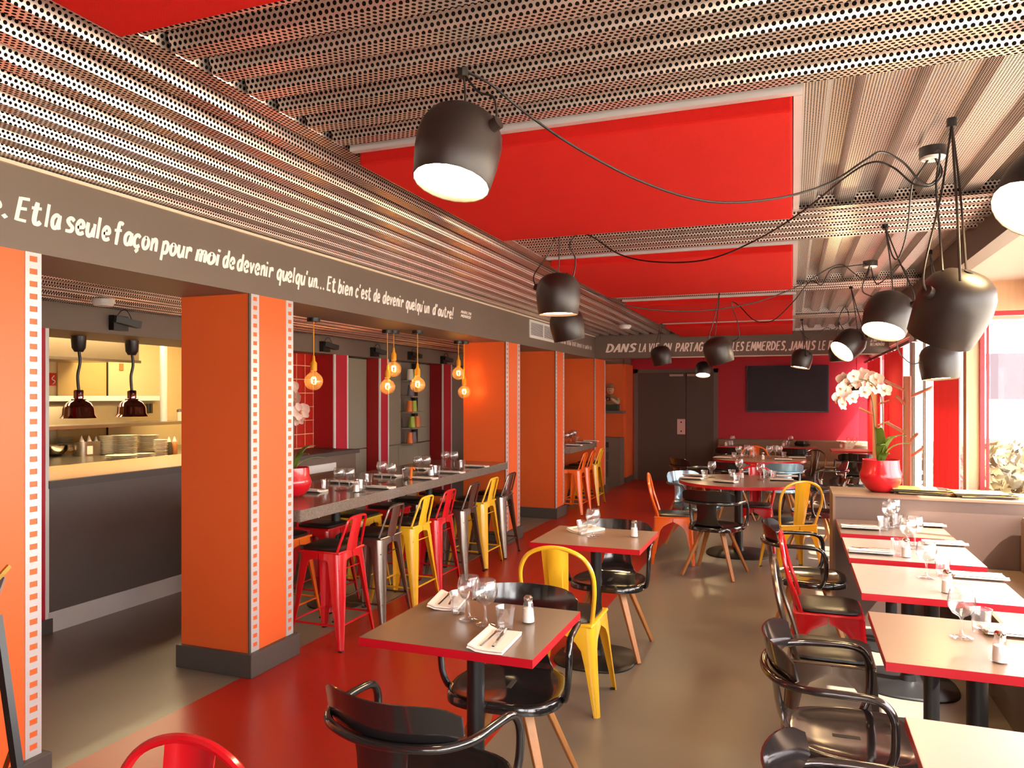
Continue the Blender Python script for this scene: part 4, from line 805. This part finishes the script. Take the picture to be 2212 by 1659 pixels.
def setting(z, items, where):
    for it in items:
        kind, u, v, desc = it[:4]; rz = it[4] if len(it) > 4 else 0.0
        x, y = onz(u, v, z); g = {'wine': 'wine glasses', 'tumbler': 'tumblers', 'shaker': 'salt shakers', 'napkin': 'folded napkins'}[kind] + ' ' + where
        nm = {'wine': 'wine glass', 'tumbler': 'faceted tumbler', 'shaker': 'glass salt shaker', 'napkin': 'folded white napkin'}[kind]
        item(kind, x, y, z + .0008, (desc + ' ' + nm + ' ' + where).strip(), g, rz)
        if kind == 'napkin' and len(it) > 5 and it[5]:
            for k, ck in enumerate(('fork', 'knife')):
                off = (-.012, .018)[k]; dx = off * math.cos(rz); dy = off * math.sin(rz)
                item(ck, x + dx, y + dy, z + .0225, '%s resting on %s %s' % ('steel ' + ck, desc + ' napkin', where), None, rz + (-.06, .08)[k])
Z = .75
setting(Z, [('wine', 1013, 1340, 'left-hand'), ('wine', 1049, 1351, 'right-hand'), ('tumbler', 991, 1326, 'rear left'), ('tumbler', 1092, 1362, 'front right'), ('shaker', 1141, 1345, 'lone'), ('napkin', 1070, 1390, 'front', 0.05, 1), ('napkin', 970, 1303, 'rear', .2, 1)], 'on the foreground brown table')
setting(Z, [('tumbler', 1258, 1155, 'lone'), ('wine', 1281, 1160, 'lone'), ('shaker', 1370, 1160, 'lone'), ('napkin', 1266, 1147, 'lone', -.5, 1)], 'on the tan table behind the yellow chair')
setting(Z, [('wine', 2077, 1379, 'lone'), ('tumbler', 2119, 1367, 'lone'), ('shaker', 2160, 1431, 'lone'), ('napkin', 2200, 1373, 'right', 1.6, 1)], 'on the tan table at right')
setting(Z, [('wine', 2001, 1250, 'lone'), ('tumbler', 2036, 1244, 'lone'), ('shaker', 2046, 1281, 'lone'), ('napkin', 2115, 1250, 'right', 1.57, 1)], 'on the third table from the partition')
setting(Z, [('wine', 1961, 1186, 'left'), ('wine', 1976, 1180, 'right'), ('tumbler', 1940, 1199, 'left'), ('shaker', 1957, 1204, 'lone'), ('napkin', 1880, 1195, 'left', 1.55, 1), ('napkin', 2040, 1177, 'right', 1.6, 1)], 'on the second table from the partition')
setting(Z, [('tumbler', 1908, 1146, 'left'), ('tumbler', 1938, 1140, 'right'), ('wine', 1920, 1141, 'left'), ('wine', 1930, 1134, 'right'), ('napkin', 1857, 1142, 'left', 1.57, 1), ('napkin', 2000, 1137, 'right', 1.57, 0)], 'on the brown table touching the partition')
Z = .90
setting(Z, [('tumbler', 703, 1061, 'nearest'), ('wine', 733, 1059, 'nearest left'), ('wine', 755, 1059, 'nearest right'), ('shaker', 770, 1063, 'nearest'), ('tumbler', 783, 1062, 'second'), ('tumbler', 796, 1047, 'third'), ('napkin', 672, 1062, 'nearest', 1.5), ('napkin', 820, 1055, 'second dining-side', 1.5), ('napkin', 742, 1043, 'kitchen-side near', 1.55),
            ('wine', 825, 1041, 'middle left'), ('wine', 845, 1046, 'middle right'), ('napkin', 838, 1029, 'kitchen-side middle', 1.5), ('tumbler', 877, 1035, 'middle'), ('napkin', 915, 1035, 'third dining-side', 1.5), ('wine', 903, 1026, 'far-middle left'), ('wine', 921, 1025, 'far-middle right'), ('napkin', 902, 1014, 'kitchen-side far', 1.5),
            ('shaker', 931, 1028, 'far'), ('tumbler', 944, 1027, 'far-middle'), ('napkin', 976, 1022, 'fourth dining-side', 1.5), ('wine', 962, 1012, 'farthest left'), ('wine', 981, 1013, 'farthest right'), ('tumbler', 999, 1014, 'farthest'), ('napkin', 1030, 1009, 'farthest dining-side', 1.5)], 'on the long stone bar')
setting(Z, [('napkin', 1240, 963, 'nearest', 1.5), ('napkin', 1262, 957, 'middle', 1.5), ('napkin', 1277, 954, 'farthest', 1.5), ('wine', 1224, 960, 'left'), ('wine', 1233, 957, 'middle'), ('wine', 1240, 953, 'right'), ('tumbler', 1246, 955, 'left'), ('tumbler', 1254, 952, 'right')], 'on the small far bar')
oc_ = tag(MB().bar((0, 0, 0), (0, .02, .10), .03, .012).bar((0, .02, .10), (0, .06, .08), .025, .012).build('clip_stand', CORA, bevel=.002), 'small orange plastic clip among the bar glasses', 'clip'); oc_.location = onz(887, 1036, .9) + (.902,)
Z = .75
setting(Z, [('napkin', 1494, 1035, 'left front', 1.4), ('napkin', 1499, 1028, 'left rear', 1.4), ('tumbler', 1522, 1034, 'left'), ('wine', 1538, 1032, 'left'), ('wine', 1597, 1025, 'middle'), ('tumbler', 1581, 1033, 'middle rear'), ('tumbler', 1591, 1041, 'middle front'), ('shaker', 1602, 1033, 'lone'), ('napkin', 1567, 1042, 'front', 1.2),
            ('wine', 1643, 1037, 'right'), ('tumbler', 1655, 1032, 'right rear'), ('tumbler', 1670, 1035, 'right'), ('napkin', 1698, 1030, 'right rear', 1.7), ('napkin', 1688, 1038, 'right front', 1.7)], 'on the nearer round table')
setting(Z, [('napkin', 1562, 990, 'left', 1.5), ('tumbler', 1586, 991, 'left'), ('wine', 1596, 990, 'far left'), ('tumbler', 1604, 989, 'second'), ('wine', 1614, 987, 'second'), ('wine', 1621, 990, 'third'), ('tumbler', 1629, 989, 'third'), ('shaker', 1648, 993, 'lone'), ('wine', 1662, 990, 'fourth'), ('wine', 1675, 988.5, 'fifth'), ('wine', 1683, 990, 'far right'),
            ('tumbler', 1693, 990, 'right'), ('napkin', 1722, 990, 'right rear', 1.6), ('napkin', 1692, 994, 'right front', 1.6)], 'on the farther round table')
setting(Z, [('shaker', 1568, 963.5, 'lone'), ('tumbler', 1575, 963.5, 'left'), ('tumbler', 1581, 963.5, 'right'), ('wine', 1583, 962, 'lone')], 'on the left back-wall table')
setting(Z, [('shaker', 1692, 964, 'lone'), ('tumbler', 1698, 964, 'left'), ('tumbler', 1704, 963, 'right'), ('wine', 1708, 963, 'lone')], 'on the middle back-wall table')
setting(Z, [('shaker', 1816, 967, 'lone'), ('tumbler', 1823, 967, 'lone'), ('wine', 1834, 967, 'left'), ('wine', 1847, 967, 'right'), ('napkin', 1862, 964, 'lone', 1.57)], 'on the right back-wall table')
hb = MB(); rnd = random.Random(5)
hb.lathe([(.02, 0), (.12, .01), (.14, .05), (.10, .09), (.03, .10)], 18, cap0=True, cap1=True, facet=.86); hb = hb.build('black_bag', CUSH, smooth=True); hb.location = onz(1733, 964, .75) + (.75,); tag(hb, 'small crumpled black bag on the middle back-wall table', 'bag')
# ------------------------------------------------------------------ figurine
fx_, fy_ = -3.13, 13.5; fg = thing('figurine', 'painted half-length figurine of hatted photographer on the grey shelf', 'figurine', (fx_, fy_, 1.345))
FZ = 1.0
MB().loft([[(.15 * math.cos(a) * s, .09 * math.sin(a) * s, z) for a in [2 * PI * k / 24 for k in range(24)]] for s, z in ((1, .11), (1.02, .16), (.98, .21), (.8, .255), (.42, .285), (.3, .30), (.3, .33))]).build('torso', HAT, fg, smooth=True)
bx('base_block', GREEN, -.15, .15, -.09, .09, 0, .12, fg, .01)
hdm = MB().loft([[(.062 * s * math.cos(a), .068 * s * math.sin(a) - .008, z) for a in [2 * PI * k / 24 for k in range(24)]] for s, z in ((.3, .30), (.7, .315), (.92, .34), (1, .375), (.98, .41), (.85, .44), (.4, .46))]).build('head', SKIN, fg, smooth=True)
MB().tube([(0, -.078, .385), (0, -.09, .365), (0, -.074, .355)], [.006, .012, .008], 8).build('nose', SKIN, hdm, smooth=True)
for sx in (-1, 1): MB().lathe([(.001, -.006), (.007, -.004), (.007, .004), (.001, .006)], 8, c=(sx * .022, -.072, .39)).build('eye', DARK, hdm, smooth=True)
for sx in (-1, 1): MB().lathe([(.001, -.014), (.009, -.008), (.009, .008), (.001, .014)], 8, c=(sx * .063, -.005, .375)).build('ear', SKIN, hdm, smooth=True)
MB().tube([(-.02, -.068, .345), (0, -.074, .341), (.02, -.068, .345)], .004, 6).build('mouth', CRIM, hdm, smooth=True)
MB().lathe([(.10, .418), (.102, .422), (.07, .428), (.064, .45), (.058, .485), (.03, .498), (.001, .49)], 24, cap0=True).build('hat', HAT, fg, smooth=True)
MB().tube(smooth([(-.14, -.01, .22), (-.15, -.08, .15), (-.06, -.14, .21)], 4), .03, 8).tube(smooth([(.14, -.01, .22), (.15, -.08, .15), (.06, -.14, .21)], 4), .03, 8).build('sleeve', mat('sleeve_cream', (200, 176, 136), .7), fg, smooth=True)
for sx in (-1, 1):
    hm = MB().lathe([(.001, -.02), (.018, -.012), (.02, .005), (.001, .02)], 10, c=(sx * .055, -.15, .215))
    for k in range(4): hm.tube([(sx * (.05 - .004 * k), -.155, .228 - k * .011), (sx * .034, -.175, .228 - k * .011)], .005, 6)
    hm.tube([(sx * .05, -.14, .232), (sx * .035, -.15, .246)], .006, 6); hm.build('hand', SKIN, fg, smooth=True)
cmr = bx('camera_prop', BLACKM, -.04, .04, -.19, -.14, .185, .25, fg, .004); MB().tube([(0, -.19, .215), (0, -.215, .215)], .02, 14).build('lens', CHRM, cmr, smooth=True)
# ------------------------------------------------------------------ orchids, menus, coat racks
def bloom(n=5):
    mb = MB()
    for k in range(n):
        a = 2 * PI * k / n + PI / 2; big = k in (1, 4); L_ = .5 if big else .48; W_ = .33 if big else .2; g = []
        for q in range(5):
            t = q / 4; r = .04 + L_ * t; wv = W_ * math.sin(PI * min(1, .12 + .8 * t)) ; row = []
            for s in (-1, -.4, .4, 1): row.append((r * math.cos(a) - wv * s * math.sin(a), -.10 * t * t - .05 * abs(s) + .02 * k, r * math.sin(a) + wv * s * math.cos(a)))
            g.append(row)
        mb.sheet(g, (0, .01, 0))
    return mb
BL = {}
def orchid(loc, label, blooms, stems, leaves, potk=1.0):
    t = thing('potted_orchid', label, 'orchid', loc)
    MB().lathe([(r * potk, z * potk) for r, z in ((.001, .002), (.07, .002), (.10, .025), (.135, .075), (.145, .115), (.14, .14), (.128, .17), (.122, .235), (.118, .235), (.12, .17), (.11, .16), (.001, .16))], 40).build('pot', POTR, t, smooth=True, ang=50)
    MB().lathe([(.001, .19 * potk), (.116 * potk, .185 * potk)], 20).build('bark', mat('bark_mulch', (84, 58, 40), .9, var=.5, scale=40, bump=.8), t)
    for pts in stems: MB().tube(smooth([Vector(p) - Vector(loc) for p in pts], 6), .0042, 6).build('flower_stem', STEM, t, smooth=True)
    for (dx, dy, L_, up, wd) in leaves:
        d_ = Vector((dx, dy, 0)).normalized(); s_ = Vector((-d_.y, d_.x, 0)); g = []
        for q in range(8):
            u = q / 7; c = d_ * (L_ * u * (.35 + .65 * u)) + Vector((0, 0, .20 * potk + up * math.sin(u * 1.75))); w_ = wd * (math.sin(PI * (.12 + .86 * u)) ** .7)
            g.append([c - s_ * w_ + Vector((0, 0, .25 * w_)), c, c + s_ * w_ + Vector((0, 0, .25 * w_))])
        MB().sheet(g, (0, 0, -.003)).build('leaf', LEAF, t, smooth=True)
    rnd = random.Random(9)
    for p, sz in blooms:
        if 'b' not in BL: o = bloom().build('flower', PETAL, t, smooth=True); BL['b'] = o; lp_ = MB().tube([(0, -.02, 0), (0, -.16, -.03), (0, -.14, -.14)], [.05, .075, .03], 8).build('lip', PETALC, o, smooth=True); BL['l'] = lp_
        else:
            o = BL['b'].copy(); COL.objects.link(o); o.parent = t; c = BL['l'].copy(); COL.objects.link(c); c.parent = o
        o.location = Vector(p) - Vector(loc); o.scale = (sz * 1.14,) * 3; o.rotation_euler = (rnd.uniform(-.35, .35), rnd.uniform(-.3, .3), TH + rnd.uniform(-.6, .6))
    return t
ox, oy = onz(1903, 1062, .92); D0 = 5.46; rn = random.Random(2)
fl = [(500, 390), (600, 350), (540, 425), (650, 420), (730, 395), (700, 335), (720, 520), (785, 450), (840, 485), (850, 385), (935, 505), (455, 480), (450, 570), (505, 520), (590, 585), (480, 650), (640, 365), (770, 360), (545, 560), (800, 400)]
def q2(x, y, d=0.0): return dp(1720 + x / 4.88, 740 + y / 4.88, D0 + d)
orchid((ox, oy, .92), 'white orchid in red glazed pot on the taupe partition', [(q2(x, y, rn.uniform(-.09, .07)), .082 + .01 * rn.random()) for x, y in fl],
       [[(ox - .02, oy, 1.10), q2(820, 800), q2(800, 620), q2(770, 520, .02), q2(690, 440, .03), q2(590, 425, .02), q2(530, 470), q2(515, 550), q2(490, 640)], [(ox + .01, oy, 1.10), q2(915, 850), q2(905, 620), q2(870, 520), q2(800, 430, -.03), q2(700, 390, -.04), q2(600, 390, -.03)]],
       [(-.45, -.85, .06, .27, .036), (-.1, -.95, .09, .15, .036), (.75, -.5, .18, .22, .03), (.85, -.3, .20, .16, .03), (.6, .6, .16, .20, .028), (.3, -.9, .13, .09, .03)])
px_, py_ = onz(634, 1072, .9); d1_ = 5.15
def q3(u, v, d=0.0): return dp(u, v, d1_ + d)
orchid((px_, py_, .9), 'white orchid in red pot partly hidden behind the orange pillar', [(q3(636, 862), .10), (q3(650, 888, -.03), .11), (q3(628, 838, .05), .1), (q3(644, 905, .04), .085), (q3(618, 872), .1), (q3(604, 850), .1)],
       [[(px_, py_, 1.07), q3(634, 960), q3(634, 900), q3(628, 840), q3(600, 820)]], [(.7, .5, .22, .10, .024), (.5, -.2, .20, .14, .02), (-.6, .1, .18, .13, .03), (.2, .8, .20, .18, .024)], .88)
MENU = [mat('menu_yellow', (214, 196, 96), .6), mat('menu_brown', (70, 52, 44), .5), mat('menu_orange', (226, 150, 62), .6)]
def menu(x, y, z, rz, lb):
    t = thing('menu_board', lb, 'menu', (x, y, z), rz, group='menus stacked on the partition'); bx('board', MENU[1], -.17, .17, -.12, .12, 0, .004, t); bx('page', MENU[0], -.165, .12, -.11, .11, .004, .0055, t)
    MB().tube(smooth([(.17, -.11, .003), (.2, -.10, .006), (.2, -.05, .002), (.17, -.04, .003)], 3), .003, 5).build('wire_ring', BLACKM, t, smooth=True); MB().bar((.10, -.118, .006), (.24, -.10, .003), .008, .003).build('elastic_band', MENU[2], t)
for k in range(6): menu(.86 + .02 * math.sin(k * 2.1), 6.06 + .015 * math.cos(k * 3), .9205 + k * .0065, -.12 + .07 * math.sin(k * 1.7), ['lowest', 'second', 'third', 'fourth', 'fifth', 'topmost'][k] + ' menu in the stack right of the orchid pot')
for k in range(5): menu(1.22 + .02 * math.sin(k * 1.3), 6.0 + .012 * math.cos(k * 2), .9205 + k * .0065, .05 + .09 * math.sin(k * 2.3), ['lowest', 'second', 'third', 'fourth', 'topmost'][k] + ' menu in the stack at far right of the partition')
def coat_rack(x, y, h, pegs, label):
    t = thing('coat_rack', label, 'coat rack', (x, y, 0), group='wooden coat racks'); MB().tube([(0, 0, .02), (0, 0, h)], .033, 16).build('pole', RACKW, t, smooth=True); MB().tube([(0, 0, 0), (0, 0, .025)], .2, 28).build('base', RACKW, t, smooth=True)
    for z, a, L_ in pegs: MB().tube([(0, 0, z), (L_ * math.cos(a), L_ * math.sin(a), z + .1)], .014, 8).build('peg', RACKW, t, smooth=True)
coat_rack(.985, 7.7, 1.80, [(1.66, 3.4, .2), (1.60, .2, .22), (1.52, 3.8, .12), (1.27, 3.3, .17), (1.18, -.7, .1), (1.04, .3, .14)], 'pale wooden coat rack right of the orchid'); coat_rack(1.02, 10.9, 1.65, [(1.36, 3.3, .2), (1.22, -.2, .26), (1.5, .2, .3)], 'pale wooden coat rack seen behind the orchid stems')
# ------------------------------------------------------------------ menu stand at the left edge
ms_ = thing('menu_stand', 'folding black and brass menu stand at the left edge', 'stand')
a0 = dp(22, 1218, 2.35); a1 = dp(-190, 1420, 2.2)
MB().bar(dp(20, 1222, 2.33), dp(-90, 1345, 2.2), .012, .012).build('brass_lip', mat('brass', (196, 160, 80), .25, metal=1.0), ms_); MB().bar(dp(-12, 1245, 2.36), dp(-130, 1560, 2.2), .10, .006, up=(0, 1, 0)).build('board', mat('stand_board', (120, 100, 96), .3), ms_)
MB().bar(dp(-8, 1330, 2.30), dp(44, 1700, 2.25), .02, .03).build('leg', BLACKM, ms_); MB().bar(dp(-60, 1330, 2.5), dp(-30, 1720, 2.3), .02, .03).build('leg', BLACKM, ms_); MB().bar(dp(30, 1605, 2.27), dp(4, 1680, 2.3), .01, .01).build('brass_strut', MATS['brass'], ms_)
# ------------------------------------------------------------------ hanging lamps
SH = [(.108, -.008), (.1105, -.006), (.1215, .075), (.1235, .118), (.118, .156), (.100, .190), (.070, .212), (.035, .221), (.001, .223)]
shade_p = {}
def cord_path(parent, pts, r=.0036, name='cord'):
    return MB().tube(smooth(pts, 7), r, 6).build(name, CORD, parent, smooth=True)
def lamp(u, v, d, down, label, hook=None, extra=(), sc=1.0, strands=True, zs=1.0):
    c = dp(u, v, d); r_, f_, up_ = down; dn = Vector((r_ * CT - f_ * ST, r_ * ST + f_ * CT, up_)).normalized()
    t = thing('pendant_lamp', label, 'lamp', c, group='dark bronze pendant lamps'); q = (-dn).to_track_quat('Z', 'Y').to_euler()
    if 's' not in shade_p:
        s = MB().lathe([(a, b - .105) for a, b in SH] ).lathe([(a, b - .105) for a, b in [(.108, -.008), (.106, -.006), (.116, .075), (.118, .115), (.11, .148), (.09, .175), (.001, .19)]], 20).build('lamp_shade', LAMPM, t, smooth=True, ang=60); shade_p['s'] = s
        e = MB().lathe([(.1065, -.098), (.08, -.101), (.04, -.103), (.001, -.104)], 32).build('diffuser', LAMPE, t, smooth=True); shade_p['e'] = e
        k = MB().lathe([(.001, .121), (.016, .121), (.017, .111)], 16).build('top_cap', BLACKM, t, smooth=True); shade_p['k'] = k
        j = MB().tube([(-.10, 0, .035), (-.138, 0, .05)], .019, 14).build('cable_grip', LAMPM, t, smooth=True); shade_p['j'] = j
        parts = [s, e, k, j]
    else:
        parts = []
        for key in 'sekj': o = shade_p[key].copy(); COL.objects.link(o); o.parent = t; parts.append(o)
    for o in parts: o.rotation_euler = q; o.scale = (sc, sc, sc * zs)
    R = (-dn).to_track_quat('Z', 'Y').to_matrix(); top = R @ Vector((0, 0, .108 * sc)); grip = R @ Vector((-.132 * sc, 0, .048 * sc))
    hk = Vector(hook) if hook else c.copy(); hk.z = 2.46 if hk.y > 11.85 else 2.47 if hk.x > 1.05 else ZC; hk = hk - c
    MB().tube([hk + Vector((0, 0, -.03)), hk], .016, 10).build('ceiling_hook', BLACKM, t, smooth=True)
    cord_path(t, [top, lerp(top, hk, .5) + Vector((.004, 0, 0)), hk + Vector((0, 0, -.015))])
    if strands: cord_path(t, [grip, grip + Vector((-.01, 0, .07)), lerp(grip, hk, .55), hk + Vector((0, 0, -.015))])
    for pts in extra: cord_path(t, [Vector(p) - c for p in pts], .004)
    return t
def hz(u, v, z=ZC - .01): return Vector(onz(u, v, z) + (z,))
C1 = hz(2015, 330); C2 = hz(1880, 570)
lamp(990, 320, 2.13, (-.17, -.22, -1), 'big lit pendant lamp before the large red ceiling panel', hz(1000, 152), [[hz(1000, 152), dp(1060, 182, 2.16), dp(1130, 240, 2.22), dp(1250, 322, 2.3), dp(1400, 398, 2.42), dp(1540, 436, 2.5), dp(1680, 428, 2.55), dp(1790, 396, 2.6), dp(1870, 345, 2.65), dp(1905, 328, 2.7), dp(1950, 350, 2.75), dp(1985, 388, 2.78), dp(2010, 398, 2.8), dp(2030, 370, 2.82), C1]])
lamp(1206, 636, 4.16, (0.0, 0, -1), 'straight-hanging pendant lamp left of the second red panel', dp(1207, 500, 4.16) + Vector((0, 0, .02)), [[dp(1238, 600, 4.2), dp(1243, 560, 4.2), dp(1230, 530, 4.2), dp(1250, 505, 4.25), dp(1280, 512, 4.2), dp(1340, 550, 4.0), dp(1420, 566, 3.8), dp(1530, 560, 3.5), dp(1640, 515, 3.3), dp(1740, 452, 3.1), dp(1830, 380, 2.95), dp(1885, 350, 2.85), dp(1930, 362, 2.85), dp(1975, 398, 2.85), dp(2015, 400, 2.85), dp(2035, 370, 2.84), C1]])
lamp(1225, 702, 5.35, (.16, .05, -1), 'pendant lamp directly below and behind the straight-hanging one', None, [[dp(1250, 618, 5.2), dp(1300, 640, 5.2), dp(1380, 665, 5.2), dp(1500, 672, 5.2), dp(1620, 656, 5.2), dp(1720, 620, 5.2), dp(1790, 580, 5.2), dp(1820, 572, 5.2), dp(1845, 590, 5.2), dp(1868, 602, 5.2), C2]])
lamp(1551, 757, 6.45, (.30, .05, -1), 'pendant lamp in the middle in front of the white lettering', dp(1555, 652, 6.5) + Vector((0, 0, .05)), [[dp(1582, 737, 6.45), dp(1596, 728, 6.4), dp(1594, 700, 6.4), dp(1580, 655, 6.4), dp(1596, 660, 6.2), dp(1630, 692, 6.0), dp(1670, 692, 5.8), dp(1715, 650, 5.6), dp(1750, 608, 5.5), dp(1775, 615, 5.4), dp(1795, 582, 5.3), dp(1835, 575, 5.25), C2]])
lamp(1428, 768, 9.1, (.2, .05, -1), 'small far pendant lamp over the word ON of the lettering'); lamp(1519, 797, 12.0, (-.12, -.35, -1), 'small lit pendant lamp in front of the grey back doors', dp(1519, 760, 12.0), strands=False)
lamp(1732, 775, 9.1, (-.2, 0, -1), 'small far pendant lamp above the television', None, [[dp(1728, 712, 9.1), dp(1745, 732, 9), dp(1765, 722, 9), dp(1785, 708, 9), dp(1800, 712, 9), dp(1815, 700, 9)]])
lamp(1812, 762, 9.6, (.05, 0, -1), 'pendant lamp just behind the strongly tilted lit one'); lamp(1836, 742, 6.4, (-.85, -.25, -.75), 'strongly tilted lit pendant lamp facing left', dp(1838, 652, 6.4) + Vector((0, 0, .03)), [[dp(1822, 712, 6.4), dp(1812, 690, 6.4), dp(1826, 662, 6.4), dp(1834, 690, 6.4), dp(1820, 702, 6.4)]])
lamp(1919, 678, 4.05, (-.42, -.28, -1), 'lit pendant lamp left of the largest dark one', hz(1912, 487), [[hz(1912, 487), dp(1925, 545, 3.9), dp(1938, 560, 3.8), dp(1952, 530, 3.6), dp(1962, 480, 3.3), dp(1970, 400, 3.0), dp(1985, 375, 2.9), C1], [C2, dp(1865, 610, 4.8), dp(1864, 630, 4.5), dp(1882, 640, 4.1)], [C2, dp(1892, 612, 5.1), dp(1915, 600, 5.0), dp(1940, 572, 4.9), dp(1958, 590, 4.7), dp(1960, 620, 4.4)]])
lamp(2060, 662, 2.42, (-.14, .58, -1), 'largest dark pendant lamp at right seen from its closed top', hz(2056, 262), [[dp(2074, 606, 2.30), dp(2069, 480, 2.36), dp(2060, 340, 2.48), hz(2056, 262)], [C1, dp(2030, 330, 2.7), dp(2022, 400, 2.7), dp(2030, 500, 2.5), dp(2036, 585, 2.36)]], sc=.93, zs=1.08)
lamp(2030, 782, 4.85, (.02, -.08, -1), 'pendant lamp under the largest one in front of red curtain', dp(2008, 690, 4.85), [[dp(1992, 780, 4.85), dp(1970, 786, 4.85), dp(1945, 765, 4.8), dp(1938, 740, 4.6), dp(1942, 700, 4.4)]])
lamp(2262, 402, 2.3, (-.75, -.25, -.8), 'lit pendant lamp cut off by the right edge'); lamp(1850, 834, 12.2, (-.1, -.3, -1), 'small lit pendant lamp glowing behind the orchid flowers', dp(1850, 780, 12.2), strands=False)
for p, lb in ((C1, 'round dark ceiling canopy where the lamp cables gather, nearer'), (C2, 'round dark ceiling canopy where the lamp cables gather, farther')):
    t = thing('ceiling_canopy', lb, 'canopy', p); MB().lathe([(.048, .02), (.048, -.018)], 24, cap1=True).build('cup', LAMPM, t, smooth=True); MB().lathe([(.044, -.018), (.04, -.026), (.001, -.03)], 24).build('cover', WHITEP, t, smooth=True)
# bulbs over the bar
FIL = mat('filament', (255, 200, 120), .5, emit=((255, 178, 92), 90.0))
def bulb_pendant(x, y, z, label, dia=.138):
    top = 2.21; t = thing('bulb_pendant', label, 'lamp', (x, y, z), group='bare globe bulbs on yellow cords'); r = dia / 2
    prof = [(.001, -r)] + [(r * math.sin(a), -r * math.cos(a)) for a in [PI * k / 14 for k in range(1, 12)]] + [(.022, r * 1.02), (.018, r * 1.25)]
    gl = MB().lathe(prof, 26).build('globe', GLASSA, t, smooth=True); MB().tube(smooth([(-.014, 0, -.015), (-.018, 0, .02), (-.006, 0, .03), (0, 0, .02), (.006, 0, .03), (.018, 0, .02), (.014, 0, -.015)], 3), .0035, 6).build('filament', FIL, gl, smooth=True)
    MB().lathe([(.02, r * 1.15), (.025, r * 1.18), (.025, r * 1.18 + .055), (.012, r * 1.18 + .075), (.009, r * 1.18 + .11), (.004, r * 1.18 + .115)], 16, cap0=True).build('socket', YCORD, t, smooth=True); MB().tube([(0, 0, r * 1.18 + .11), (0, 0, top - z - .02)], .0035, 6).build('cord', YCORD, t, smooth=True)
    MB().lathe([(.05, top - z - .028), (.05, top - z)], 20, cap0=True, cap1=True).build('ceiling_rose', BLACKM, t, smooth=True)
for x, y, z, lb in ((-3.40, 4.78, 1.73, 'globe bulb nearest, hanging before the red tiles'), (-3.38, 5.96, 1.86, 'upper globe bulb of the overlapping middle pair'), (-3.41, 5.90, 1.70, 'lower globe bulb of the overlapping middle pair'), (-3.18, 6.04, 1.72, 'single globe bulb in front of the cup shelves'),
                    (-3.38, 7.36, 1.86, 'upper globe bulb of the far overlapping pair'), (-3.33, 7.40, 1.66, 'lower globe bulb of the far overlapping pair'), (-3.35, 10.35, 1.65, 'left globe bulb over the small far bar'), (-3.2, 10.45, 1.66, 'right globe bulb over the small far bar')):
    bulb_pendant(x, y, z, lb)
bpy.context.view_layer.update()
